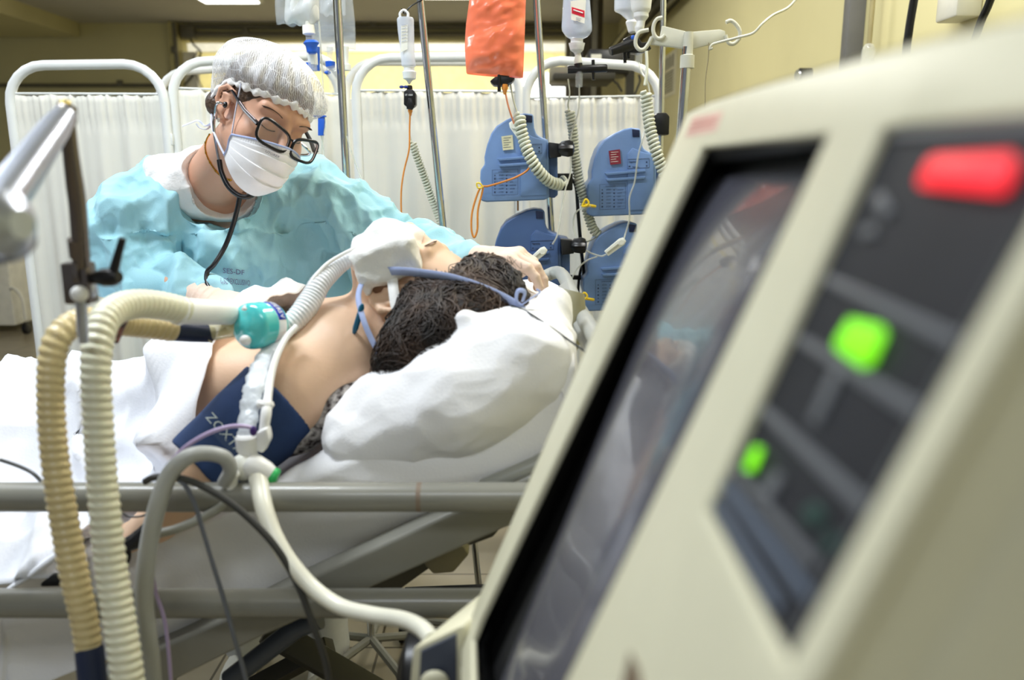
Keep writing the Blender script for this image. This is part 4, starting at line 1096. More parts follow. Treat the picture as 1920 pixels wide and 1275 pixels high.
def hq(x, y):
    a = min(max((x - HX[0]) / (HX[1] - HX[0]), 0), len(HX) - 1.001); b = min(max((y - HY[0]) / (HY[1] - HY[0]), 0), len(HY) - 1.001)
    i, j = int(a), int(b); f, g = a - i, b - j
    return (HM[i, j] * (1 - f) + HM[i + 1, j] * f) * (1 - g) + (HM[i, j + 1] * (1 - f) + HM[i + 1, j + 1] * f) * g
M_cover = mat('white_cover', (232, 234, 240), rough=0.9, var=0.03, vscale=4, bump=0.10, bscale=260, sheen=0.1)
cv = cloth_grid('cover_sheet', cover_fn, 210, 130, M_cover, 0.060, 6.5, 0.022, 44, aniso=(0.7, 1.1, 0.4), folds=((6.5, 4.0, 0, 0.055, 3.0, 61), (-3.0, 8.5, 0, 0.045, 2.5, 62), (14, 9, 0, 0.018, 4.0, 63)))
tag(cv, 'rumpled white cover sheet over the patient\'s trunk and legs at the left', 'sheet')
he = MB()
rimp = [Vector((xedge(y) + 0.002, y, cover_fn(1, (y - 1.012) / 0.83).z + 0.022)) for y in [1.10 + 0.045 * i for i in range(13)]]

# ================================================================== PERSON IN THE GOWN
f_ = Vector((cos(radians(20)) * sin(radians(42)), -cos(radians(20)) * cos(radians(42)), -sin(radians(20))))
u0 = Vector((sin(radians(20)) * sin(radians(42)), -sin(radians(20)) * cos(radians(42)), cos(radians(20)))); e0 = Vector((cos(radians(42)), sin(radians(42)), 0))
rho = radians(22)
HN = Frame(P(487, 227, 1.62), f_, u0 * cos(rho) + e0 * sin(rho))
M_nskin = mat('nurse_skin', (206, 158, 132), rough=0.5, var=0.04, vscale=9, bump=0.04, bscale=150, sss=0.08)
nu = empty('person', (-0.62, 2.02, 0)); tag(nu, 'person in turquoise gown, white face mask, glasses and hair cap leaning over the bed', 'person')
Nb = P(408, 330, 1.735); SRn = P(300, 372, 1.74); SLn = P(585, 372, 1.83); Cn = P(435, 455, 1.80); Bn = P(480, 640, 1.95)
ERn = P(242, 500, 1.66); WRn = P(380, 558, 1.54); ELn = P(735, 470, 1.80); WLn = P(900, 490, 1.50)
HRf = P(520, 600, 1.47)
def nurse_fn(p):
    q = HN.loc(p)
    d = head_sdf(q)
    d = smin(d, cone(p, HN.w(0, -0.015, -0.035), Nb, 0.054, 0.060), 0.025)
    d = smin(d, cone(p, SRn + Vector((.02, .02, -.02)), SLn + Vector((-.02, .02, -.02)), 0.045, 0.045), 0.03)
    d = smin(d, ell(p, Cn + Vector((0, .035, -.01)), (0.115, 0.070, 0.16)), 0.03)
    d = smin(d, cone(p, Cn + Vector((0, .04, 0)), Bn, 0.075, 0.11), 0.04)
    d = smin(d, cone(p, SRn, ERn, 0.044, 0.036), 0.03); d = smin(d, cone(p, ERn, WRn, 0.034, 0.025), 0.02)
    d = smin(d, cone(p, SLn, ELn, 0.044, 0.036), 0.03); d = smin(d, cone(p, ELn, WLn, 0.034, 0.025), 0.02)
    d = smin(d, hR(p), 0.012); d = smin(d, hL(p), 0.012)
    return d
hR = lambda p: hand_sdf(p, WRn, HRf - WRn, (0.25, -0.45, 0.85), (0.25, 0.3, 0.3, 0.35), sc=0.92, thumb_side=1, spread=0.1)
KLd = P(985, 481, 1.46) - WLn
hL = lambda p: hand_sdf(p, WLn, KLd, (0.15, -0.25, 0.95), (0.50, 0.60, 0.75, 0.8), sc=0.92, thumb_side=1, thumb=(0.98, -0.25, -0.12), spread=0.10)
nbody = sdf_mesh('body', nurse_fn, (-1.02, 1.36, 0.90), (0.14, 2.12, 1.72), 0.0031, M_nskin, nu)
M_glove = mat('latex_glove', (226, 200, 182), rough=0.55, var=0.03, bump=0.15, bscale=120)
def glR(p):
    w = smin(hR(p), cone(p, WRn - (HRf - WRn).normalized() * 0.05, WRn, 0.029, 0.027), 0.01)
    t = ((p - A3(WRn)) @ A3((HRf - WRn).normalized()))
    return smax(w - 0.0016 - 0.0016 * np.maximum(0, np.sin(t * 420)) * (t < 0.04), -t - 0.05, 0.003)
def glL(p):
    w = smin(hL(p), cone(p, WLn - KLd.normalized() * 0.05, WLn, 0.032, 0.028), 0.01)
    t = ((p - A3(WLn)) @ A3(KLd.normalized()))
    return smax(w - 0.0014, -t - 0.05, 0.003)
sdf_mesh('glove', glR, (WRn.x - .12, WRn.y - .22, WRn.z - .20), (WRn.x + .25, WRn.y + .14, WRn.z + .12), 0.002, M_glove, nu)
gl_l = sdf_mesh('glove', glL, (WLn.x - .10, WLn.y - .16, WLn.z - .18), (WLn.x + .24, WLn.y + .16, WLn.z + .12), 0.002, M_glove, nu)
# gown
M_gown = mat('turquoise_gown', (160, 207, 219), rough=0.62, var=0.03, vscale=6, bump=0.10, bscale=420, rgb2=(150, 201, 213), sheen=0.1)
def gown_core(p):
    d = ell(p, Cn + Vector((0, 0.02, 0)), (0.175, 0.120, 0.225))
    d = smin(d, cone(p, SRn + Vector((0.01, 0, -0.01)), SLn + Vector((-0.01, 0, -0.01)), 0.082, 0.076), 0.05)
    d = smin(d, cone(p, Cn + Vector((0, 0.03, -0.05)), Bn, 0.135, 0.175), 0.08)
    d = smin(d, cone(p, Bn, (Bn.x, 2.03, 0.56), 0.185, 0.23), 0.06)
    a = chain(p, [SRn + Vector((-.005, 0, 0)), SRn.lerp(ERn, 0.5) + Vector((-0.012, 0, 0)), ERn], [0.090, 0.086, 0.078], 0.05)
    a = smin(a, chain(p, [ERn, ERn.lerp(WRn, 0.5) + Vector((0, 0, -0.01)), WRn - (WRn - ERn) * 0.02], [0.078, 0.062, 0.038], 0.03), 0.04)
    b = chain(p, [SLn, SLn.lerp(ELn, 0.5) + Vector((0, 0, 0.006)), ELn], [0.088, 0.080, 0.070], 0.05)
    b = smin(b, chain(p, [ELn, ELn.lerp(WLn, 0.5), WLn - (WLn - ELn) * 0.05], [0.070, 0.056, 0.036], 0.03), 0.04)
    d = smin(d, cone(p, P(590, 420, 1.86), P(590, 560, 1.90), 0.085, 0.10), 0.05)
    d = smin(d, a, 0.012); d = smin(d, b, 0.014)
    return d
gn = P(395, 330, 1.70)
def gown_fn(p):
    d = gown_core(p)
    amp = 0.5 + 0.9 * vnoise(p, 3.5, 40)
    d = d + crumple(p, 7.0, 60, 5, 1.0) * 0.035 * amp
    d = np.minimum(d, np.minimum(chain(p, [SRn, ERn, WRn - (WRn - ERn).normalized() * 0.012], [0.062, 0.050, 0.036], .03), chain(p, [SLn, ELn, WLn - (WLn - ELn).normalized() * 0.01], [0.062, 0.052, 0.036], .03)))
    # long soft folds down the front
    d += (np.sin((p[:, 0] * 1.0 + 0.25 * p[:, 2]) * 40 + 6 * vnoise(p, 4, 9)) * 0.010) * (p[:, 2] < 1.28)
    cut = cone(p, Nb + Vector((0.0, -0.02, -0.035)), Nb + Vector((0.03, -0.08, 0.14)), 0.078, 0.11)
    cut = np.minimum(cut, cone(p, P(350, 312, 1.68), P(370, 262, 1.66), 0.060, 0.075))
    d = smax(d, -cut, 0.006)
    return smax(d, -(p[:, 2] - 0.50), 0.004)
gown = sdf_mesh('gown', gown_fn, (-1.14, 1.34, 0.48), (0.06, 2.34, 1.62), 0.0042, M_gown, nu)
def gmask(w): return 0.35 + 0.65 * np.clip((ln(w - A3(P(432, 515, 1.6))) - 0.03) / 0.07, 0, 1)
wrinkle(gown, [((7, 7, 4), 0.085, 21), ((14, 14, 8), 0.048, 33), ((34, 34, 24), 0.013, 41)], gmask, -0.018)
# white coat collar under the gown
M_coat = mat('white_coat', (236, 234, 232), rough=0.8, bump=0.15, bscale=200)
def coat_fn(p):
    d = smin(cone(p, P(322, 345, 1.74), P(400, 345, 1.75), 0.066, 0.064), cone(p, P(400, 345, 1.75), P(455, 372, 1.77), 0.070, 0.050), 0.05)
    d = smin(d, cone(p, Nb + Vector((-0.03, 0.06, -0.02)), Nb + Vector((-0.055, 0.05, 0.025)), 0.055, 0.035), 0.03)
    d += crumple(p, 14, 80, 5) * 0.014
    cut = cone(p, Nb + Vector((0.018, -0.02, -0.03)), Nb + Vector((0.05, -0.12, 0.12)), 0.062, 0.12)
    return smax(d, -cut, 0.004)
coat = sdf_mesh('coat_collar', coat_fn, (-0.90, 1.55, 1.22), (-0.36, 1.95, 1.60), 0.0033, M_coat, nu)
wrinkle(coat, [((12, 12, 20), 0.016, 4), (40, 0.004, 6)])
# trousers and shoes, out of sight behind the bed
M_trs = mat('white_trousers', (220, 222, 224), rough=0.8)
def trs_fn(p):
    h = Vector((Bn.x, 2.03, 0.90)); d = ell(p, h, (0.17, 0.13, 0.14))
    for s in (-1, 1):
        d = smin(d, chain(p, [h + Vector((s * .09, 0, -.05)), Vector((h.x + s * .11, 2.00, .48)), Vector((h.x + s * .12, 2.05, .09))], [.085, .065, .055], .03), .03)
    return d + crumple(p, 10, 90, 4) * .01
sdf_mesh('trousers', trs_fn, (Bn.x - .3, 1.84, 0.0), (Bn.x + .3, 2.22, 1.08), 0.007, M_trs, nu)
for s in (-1, 1):
    MB().ball((Bn.x + s * .12, 2.0, 0.045), (0.045, 0.13, 0.045), 16).build('shoe', M_white, nu, smooth=180)
# printed stamp on the gown
gb = bvh_of(gown); M_stamp = mat('stamp_ink', (116, 112, 148), rough=0.8)
a0 = P(417, 512, 1.6); X_ = (P(455, 514, 1.6) - P(414, 510, 1.6)).normalized()
t1 = text_mesh('SES-DF', a0, X_, (0, -0.1, 1), 0.0155, M_stamp, gown, depth=0.0); conform(t1, gb, ray(432, 506), 0.002)
t1 = text_mesh('USO EXCLUSIVO', P(414, 531, 1.6), X_, (0, -0.1, 1), 0.0175, M_stamp, gown, depth=0.0, wide=0.47); conform(t1, gb, ray(432, 525), 0.002)

side = -1.0 if HN.s.dot(Vector((0, 1, 0))) > 0 else 1.0   # the side of the head towards the camera
# hair under the cap
M_nh = mat('nurse_hair', (40, 28, 22), rough=0.5, rgb2=(96, 72, 52), vscale=60, bump=0.4, bscale=200)
def nhair(p):
    q = HN.loc(p)
    d = ell(q, (0, -0.012, 0.050), (0.0805, 0.103, 0.086))
    cut = (q - A3((0, 0.083, 0.062))) @ A3((0, -0.72, 0.69))
    d = smax(d, -cut, 0.008)
    d = smax(d, -ell(np.abs(q) * np.array([1, 0, 0], np.float32) + q * np.array([0, 1, 1], np.float32), (0.082, 0.004, -0.002), (0.03, 0.024, 0.036)), 0.004)
    d = smin(d, cone(q, (-0.045, -0.075, -0.01), (0.045, -0.075, -0.01), 0.030, 0.030), 0.03)
    return d + (vnoise(q * np.array([1, .3, 1], np.float32), 130, 3) - .5) * 0.003
sdf_mesh('hair', nhair, (HN.O.x - .17, HN.O.y - .17, HN.O.z - .15), (HN.O.x + .17, HN.O.y + .17, HN.O.z + .18), 0.0028, M_nh, nu)
# bouffant cap: see-through mesh cloth
def cap_material():
    m = mat('cap_mesh', (240, 240, 242), rough=0.9)
    nt = m.node_tree; N = nt.nodes; L = nt.links; b = N['Principled BSDF']; out = N['Material Output']
    tc = N.new('ShaderNodeTexCoord')
    w1 = N.new('ShaderNodeTexNoise'); w1.inputs['Scale'].default_value = 16; w1.inputs['Detail'].default_value = 3
    v = N.new('ShaderNodeTexWave'); v.inputs['Scale'].default_value = 95; v.inputs['Distortion'].default_value = 7; v.inputs['Detail'].default_value = 3
    v2 = N.new('ShaderNodeTexVoronoi'); v2.feature = 'DISTANCE_TO_EDGE'; v2.inputs['Scale'].default_value = 26
    for t in (w1, v, v2): L.new(tc.outputs['Object'], t.inputs['Vector'])
    m1 = N.new('ShaderNodeMapRange'); m1.inputs[1].default_value = 0.0; m1.inputs[2].default_value = 0.035; m1.inputs[3].default_value = 0.85; m1.inputs[4].default_value = 0.0
    L.new(v2.outputs['Distance'], m1.inputs[0])
    m2 = N.new('ShaderNodeMapRange'); m2.inputs[1].default_value = 0.2; m2.inputs[2].default_value = 0.9; m2.inputs[3].default_value = 0.24; m2.inputs[4].default_value = 0.62
    L.new(v.outputs['Fac'], m2.inputs[0])
    m3 = N.new('ShaderNodeMapRange'); m3.inputs[1].default_value = 0.35; m3.inputs[2].default_value = 0.7; m3.inputs[3].default_value = -0.05; m3.inputs[4].default_value = 0.30
    L.new(w1.outputs['Fac'], m3.inputs[0])
    ad = N.new('ShaderNodeMath'); ad.operation = 'MAXIMUM'; L.new(m1.outputs[0], ad.inputs[0]); L.new(m2.outputs[0], ad.inputs[1])
    a2 = N.new('ShaderNodeMath'); a2.operation = 'ADD'; a2.use_clamp = True; L.new(ad.outputs[0], a2.inputs[0]); L.new(m3.outputs[0], a2.inputs[1])
    L.new(a2.outputs[0], b.inputs['Alpha']); return m
def cap_pt(u, v, infl=1.0):
    """u round the head from the forehead, v from crown to rim"""
    th = u * 2 * pi; fy = cos(th); sx = sin(th)
    zr = 0.052 + 0.010 * fy - 0.080 * max(0, -fy) ** 1.0 - 0.010 * abs(sx)
    ph = v * (pi / 2 + 0.25)
    rx, ry, rz = 0.104, 0.132, 0.085
    k = sin(min(ph, pi / 2) if v < 0.86 else pi / 2)
    puff = 1 + 0.035 * sin(th * 3 + v * 4) + 0.02 * sin(th * 9 + 4 * v)
    x = sx * rx * k * puff; y = fy * ry * k * puff - 0.022; z = 0.062 + rz * cos(ph) * (1.0 if cos(ph) > 0 else 1.0)
    zfull = 0.062 + rz * cos(v * pi / 2)
    if v > 0.6:
        t = (v - 0.6) / 0.4
        z0 = 0.062 + rz * cos(0.6 * pi / 2 + 0.15)
        z = z0 + (zr - z0) * t
        kk = 1 - 0.20 * t ** 3
        ex = sx * (0.083 if True else 0) ; ey = fy * (0.108) - 0.014
        x = x * (1 - t ** 3) + ex * t ** 3; y = y * (1 - t ** 3) + ey * t ** 3
    else:
        z = 0.062 + rz * cos(v / 0.6 * (0.6 * pi / 2 + 0.15))
        kk = sin(v / 0.6 * (0.6 * pi / 2 + 0.15)); x = sx * rx * kk * puff; y = fy * ry * kk * puff - 0.022
    return x, y, z
def cap_fn(u, v):
    x, y, z = cap_pt(u % 1.0, v)
    n_ = sin(u * 2 * pi * 46) * 0.0012 * v ** 2 + 0.0025 * sin(u * 2 * pi * 23 + 9 * v) * v
    r = math.hypot(x, y) + 1e-6
    return HN.w(x * (1 + n_ / r), y * (1 + n_ / r), z + n_)
cap = MB().grid(cap_fn, 240, 60).build('hair_cap', cap_material(), nu, smooth=180)
def band(u, v):
    x, y, z = cap_pt(u % 1.0, 1.0); a = v * 2 * pi; r = math.hypot(x, y); w_ = 0.0062 + 0.0022 * sin(u * 2 * pi * 31) + 0.0018 * sin(u * 2 * pi * 17 + 1)
    k = (r + w_ * 0.55 * cos(a)) / r
    return HN.w(x * k, y * k, z + w_ * sin(a) + 0.0015 * sin(u * 2 * pi * 12))
MB().grid(band, 300, 10).build('elastic_band', M_coat, cap, smooth=180)
# face mask
M_mask = mat('white_mask', (240, 240, 242), rough=0.85, bump=0.1, bscale=500)
def mask_fn(u, v, off=0.0):
    s = (u - 0.5) * 2; t = v
    a = s * 1.10
    yb = 0.133 - 0.010 * t - 0.040 * max(0, t - 0.45) ** 2 * 3.3
    wx = 0.0690 - 0.006 * t
    x = wx * math.sin(a) / sin(1.10)
    y = 0.050 + (yb - 0.050) * (cos(a) - cos(1.10)) / (1 - cos(1.10))
    y += 0.004; z = -0.010 - 0.030 * abs(s) ** 1.6 * (1 - t) - 0.116 * t + 0.044 * abs(s) ** 2 * t
    saw = ((t * 4.2) % 1.0); y += 0.0060 * (1 - saw) * (1 - abs(s) ** 3) * (0.12 < t < 0.93) + 0.0020 * sin(s * 9 + t * 8)
    return HN.w(x, y + off, z)
mask = MB().grid(mask_fn, 60, 70).build('face_mask', M_mask, nu, smooth=50, solid=0.0012, offset=0)
g = MB()
for s in (0.0, 1.0): g.tube([mask_fn(s, i / 10, 0.0006) for i in range(11)], 0.0030, 8, flat=0.5)
g.tube([mask_fn(i / 30, 0.0, 0.0006) for i in range(31)], 0.0020, 8)
g.build('mask_edge', M_blue, mask)
g = MB()
for r_ in (0.045, 0.075, 0.10):
    for i in range(44): g.tube([mask_fn(0.06 + i * 0.02, r_, 0.0014), mask_fn(0.066 + i * 0.02, r_, 0.0014)], 0.00035, 4)
g.build('stitching', mat('stitch_grey', (170, 168, 176)), mask)
M_tie = mat('mask_tie', (206, 212, 232), rough=0.8)
def tieband(pts, w_): return ribbon([HN.w(*q) for q in pts], w_, M_tie, 'mask_tie', mask, HN.s, 0.0008)
tieband([(-0.066, 0.040, 0.000), (-0.073, 0.032, 0.030), (-0.077, 0.020, 0.056), (-0.080, 0.005, 0.075)], 0.006) if False else None
def sd(x, y, z): return HN.w(side * x, y, z)
MB().tube([sd(.0680, .052, -.038), sd(.075, .040, .005), sd(.080, .026, .050)], 0.0022, 6, flat=0.6).build('mask_tie', M_tie, mask)
MB().tube(catmull([sd(.064, .052, -.080), sd(.070, .020, -.066), sd(.068, -.030, -.050), sd(.055, -.075, -.030), sd(.03, -.100, -.025)], 6), 0.0022, 6, flat=0.6).build('mask_tie', M_tie, mask)
MB().tube(catmull(PP((398, 230, 1.66), (385, 236, 1.68), (372, 226, 1.68), (358, 230, 1.68), (343, 236, 1.69)), 6), 0.0034, 6, flat=0.4).tube(catmull(PP((398, 232, 1.66), (388, 242, 1.67), (375, 240, 1.67), (368, 232, 1.67)), 6), 0.0030, 6, flat=0.4).build('mask_tie', M_tie, mask)
o_ = mask_fn(0.5 + 0.20 * side, 0.19, 0.002); e_ = mask_fn(0.5 - 0.02 * side, 0.19, 0.002)
mt = text_mesh('UTOREX', o_, e_ - o_, HN.u, 0.0062, mat('mask_ink', (120, 120, 138)), mask, name='mask_print', depth=0.0)
conform(mt, bvh_of(mask), -HN.f, 0.0012)
# glasses
M_gl = mat('glossy_black_frame', (12, 12, 18), rough=0.35, spec=0.4)
M_gp = mat('pale_pink_rim', (214, 196, 200), rough=0.3)
gs = empty('glasses', HN.w(0, 0.12, 0)); gs.parent = nu; gs.location = HN.w(0, 0.12, 0) - nu.location
def lens_pt(cx, a, k=1.0, yo=0.0):
    ca_, sa_ = cos(a), sin(a); p_ = 3.6
    r = 1 / (abs(ca_) ** p_ + abs(sa_) ** p_) ** (1 / p_)
    sx_ = 1 if cx > 0 else -1
    x = cx + 0.0300 * r * ca_ * k; z = -0.002 + (0.0205 + 0.003 * (ca_ * sx_)) * r * sa_ * k + 0.0040 * (ca_ * sx_)
    return HN.w(x, 0.1340 + yo - 0.004 * abs(x / 0.06) ** 2 * 3 - 0.16 * (z + 0.004), z)
for cx in (-0.0345, 0.0345):
    ring = [lens_pt(cx, 2 * pi * i / 40) for i in range(40)]
    MB().tube(ring, 0.0030, 8, closed=True).build('lens_rim', M_gl, gs)
    MB().tube([lens_pt(cx, 2 * pi * i / 40, 0.955, 0.001) for i in range(40)], 0.0013, 6, closed=True).build('inner_rim', M_gp, gs)
    c = HN.w(cx, 0.126, -0.004)
    g = MB(); g.add([c] + ring, [(0, i + 1, (i + 1) % 40 + 1) for i in range(40)]); g.build('lens', mat('lens_glass', (230, 235, 240), rough=0.03, alpha=0.10, spec=0.9), gs, smooth=180)
MB().tube(catmull([HN.w(-0.006, 0.127, 0.003), HN.w(0, 0.1295, 0.006), HN.w(0.006, 0.127, 0.003)], 5), 0.0018, 8).build('bridge', M_gl, gs)
for s in (-1, 1):
    a = HN.w(s * 0.0650, 0.116, 0.004); b = HN.w(s * 0.0765, 0.076, 0.012); c = HN.w(s * 0.0815, 0.010, 0.030)
    MB().tube([a, b, c, HN.w(s * 0.080, -0.012, 0.018)], [0.0060, 0.0052, 0.0034, 0.0024], 8, flat=0.5).build('temple_arm', M_gl, gs)
    MB().ball(a.lerp(b, 0.35) + HN.s * s * 0.0025, 0.0016, 8).build('gold_stud', mat('gold', (220, 170, 70), metal=1, rough=0.25), gs)
    MB().tube([a.lerp(b, 0.2) + HN.s * s * .0018 + HN.u * .003, b + HN.s * s * 0.0018 + HN.u * .0025, b.lerp(c, 0.4) + HN.s * s * .0018 + HN.u * .002], 0.0009, 6).build('pale_edge', M_gp, gs)
# eyebrows, lashes, earring, necklace
for s in (-1, 1):
    br = MB()
    for k in range(34):
        t = k / 33; a = HN.w(s * (0.016 + 0.036 * t), 0.1015 - 0.016 * t * t, 0.031 + 0.006 * sin(t * 2.6)); br.tube([a, a + HN.s * s * 0.006 + HN.u * 0.0015], [0.0009, 0.0003], 4)
    br.build('eyebrow', M_nh, nu)
    MB().tube([HN.w(s * (0.018 + 0.027 * i / 9), 0.0968 - 0.009 * (i / 9) ** 2, 0.004 - 0.0035 * sin(i / 9 * pi)) for i in range(10)], 0.0010, 6).build('eyelashes', M_nh, nu)
nb_ = bvh_of(nbody)
st = MB(); c = sd(.0765, .008, -.031)
for k in range(5): st.ball(c + HN.f * 0.003 * cos(k * 1.257) + HN.u * 0.003 * sin(k * 1.257) + HN.s * side * .003, 0.0016, 8)
st.build('star_earring', mat('silver', (230, 230, 225), metal=0.9, rough=0.2), nu)
nk = [P(383, 245, 1.66), P(380, 275, 1.64), P(384, 305, 1.625), P(395, 335, 1.62), P(410, 357, 1.62), P(432, 366, 1.63)]
nkp = []
for q in resample(catmull(nk, 10), 0.0042):
    h = nb_.find_nearest(q); nkp.append(h[0] + h[1] * 0.0014 if h[0] is not None and (h[0] - q).length < 0.05 else q)
ch = MB()
for i, q in enumerate(nkp): ch.ball(q, 0.0021 if i % 6 else 0.0030, 6)
ch.build('gold_chain', MATS['gold'], nu)
# stethoscope
M_tube = mat('black_tubing', (14, 15, 20), rough=0.35, coat=0.3)
M_chr = mat('chrome', (205, 208, 212), rough=0.14, metal=1.0)
stt = empty('stethoscope', P(447, 368, 1.6)); tag(stt, 'black stethoscope worn in the ears, its tube hanging down the turquoise gown', 'stethoscope')
ear = sd(.080, .008, .000)
MB().tube(catmull([ear, sd(.094, .006, -.004), P(403, 216, 1.575), P(401, 240, 1.575), P(406, 275, 1.575), P(412, 306, 1.575)], 8), 0.0028, 10).build('ear_tube', M_chr, stt)
MB().ball(ear, 0.006, 12).build('ear_tip', M_tube, stt)
far = HN.w(-side * .085, .008, .0)
MB().tube(catmull([P(411, 300, 1.575), P(416, 325, 1.57), P(430, 352, 1.565), P(452, 368, 1.565), P(472, 366, 1.572), P(486, 352, 1.60), P(492, 330, 1.64)], 8), 0.0050, 12).build('yoke_tube', M_tube, stt)
MB().tube(catmull([P(492, 330, 1.64), P(498, 290, 1.70), far + Vector((.02, .01, -.03)), far], 8), 0.0028, 8).build('ear_tube', M_chr, stt)
MB().tube(catmull([P(450, 366, 1.568), P(445, 392, 1.57), P(436, 425, 1.575), P(422, 462, 1.57), P(402, 495, 1.555), P(388, 512, 1.55), P(392, 540, 1.53), P(420, 575, 1.50), P(450, 590, 1.49)], 8), 0.0048, 12).build('main_tube', M_tube, stt)
MB().lathe(P(455, 592, 1.49), (0, 0, 1), [(-0.006, 0.018), (0, 0.022), (0.006, 0.02), (0.009, 0.010)], 24).build('chest_piece', M_chr, stt)

# ================================================================== IV POLES, BAGS, PUMPS
def iv_pole(a, b, r, label, Ytop=2.25, base=True, mt=None):
    """a, b: two points on the pole; it runs on to the floor"""
    d = (b - a).normalized(); bot = a + d * ((0.10 - a.z) / d.z); top = a + d * ((Ytop - a.z) / d.z)
    root = empty('iv_pole', (bot.x, bot.y, 0)); tag(root, label, 'iv pole')
    MB().tube([bot, top], r, 16).build('pole', mt or M_chr, root)
    g = MB()
    for i in range(5):
        an = i * 2 * pi / 5 + 0.3; e = Vector((bot.x + 0.26 * cos(an), bot.y + 0.26 * sin(an), 0.075))
        g.tube([bot + Vector((0, 0, 0.0)), e], 0.012, 8)
        MB().lathe((e.x - 0.012, e.y, 0.03), (1, 0, 0), [(0, 0.024), (0.002, 0.03), (0.022, 0.03), (0.024, 0.024)], 14).build('caster', MATS['black_plastic'], root)
    g.build('foot', M_grey, root)
    g = MB()
    for s in (-1, 1): g.tube(catmull([top, top + Vector((s * .06, 0, .01)), top + Vector((s * .10, 0, -.01)), top + Vector((s * .115, 0, .02))], 5), 0.004, 8)
    g.build('hook', M_chr, root)
    return root
iv_pole(P(632, 0, 2.06), P(652, 375, 2.06), PR(15.5, 640, 200, 2.06), 'chrome drip pole standing just right of the person in the gown')
iv_pole(P(788, 0, 2.12), P(832, 440, 2.12), PR(14, 800, 200, 2.12), 'leaning chrome drip pole between the small bottle and the orange bag')
iv_pole(P(1006, 0, 2.25), P(1044, 590, 2.25), PR(13.5, 1020, 200, 2.25), 'chrome drip pole carrying the two left blue infusion pumps')
iv_pole(P(1244, 0, 2.30), P(1238, 300, 2.30), PR(11, 1240, 200, 2.30), 'slim chrome drip pole carrying the two right blue infusion pumps')
# pole with grey plastic hook arms
hp5 = iv_pole(P(1288, 95, 2.08), P(1277, 250, 2.08), PR(18, 1280, 200, 2.08), 'thick grey drip pole topped by the pale plastic hook arms', Ytop=P(1289, 88, 2.08).z)
for o in list(hp5.children):
    if o.name.startswith('hook'): bpy.data.objects.remove(o)
M_bei = mat('pale_grey_plastic', (206, 206, 192), rough=0.45)
ha = empty('hook_arms', P(1286, 70, 2.08)); ha.parent = hp5; ha.location = P(1286, 70, 2.08) - hp5.location
Yh = 2.08
MB().lathe(P(1288, 128, Yh), P(1291, 60, Yh) - P(1288, 128, Yh), [(0, PR(27, 0, 0, Yh)), (0.030, PR(27, 0, 0, Yh)), (0.032, PR(20, 0, 0, Yh)), (0.085, PR(17, 0, 0, Yh))], 20).build('collar', M_bei, ha)
MB().prism(PP((1242, 48, Yh), (1292, 60, Yh), (1350, 55, Yh), (1360, 58, Yh), (1362, 74, Yh), (1300, 92, Yh), (1288, 95, Yh), (1278, 90, Yh), (1218, 82, Yh), (1222, 66, Yh), (1238, 70, Yh)), (0, 0.014, 0)).build('arm', M_bei, ha, bevel=0.002)
def hook(pts, r=0.0048): MB().tube(catmull([P(x, y, Yh) for x, y in pts], 8), r, 10).build('hook', M_bei, ha)
hook([(1222, 70), (1216, 82), (1208, 92), (1199, 93), (1192, 84), (1193, 70), (1200, 60), (1216, 56)])
hook([(1246, 66), (1240, 72), (1231, 71), (1225, 60), (1226, 46), (1232, 36), (1242, 33)])
hook([(1360, 66), (1366, 80), (1376, 82), (1386, 72), (1387, 58), (1380, 46), (1370, 39), (1361, 42)])
tag(MB().tube(catmull(PP((1500, -10, 2.1), (1478, 14, 2.09), (1450, 28, 2.07), (1430, 44, 2.05), (1412, 62, 2.05), (1385, 70, 2.05), (1350, 79, 2.06), (1335, 84, 2.06), (1331, 92, 2.06), (1336, 90, 2.06)), 8), 0.0032, 8).build('cord', M_bei), 'pale cord looped over the right plastic hook and rising to the right', 'cord')
tag(MB().tube(catmull(PP((1329, 80, 2.06), (1328, 110, 2.06), (1323, 150, 2.06), (1322, 200, 2.06), (1320, 260, 2.06)), 8), 0.0012, 6).build('cord', mat('brown_thread', (150, 140, 110))), 'thin brown thread hanging straight down from the plastic hook arms', 'cord')

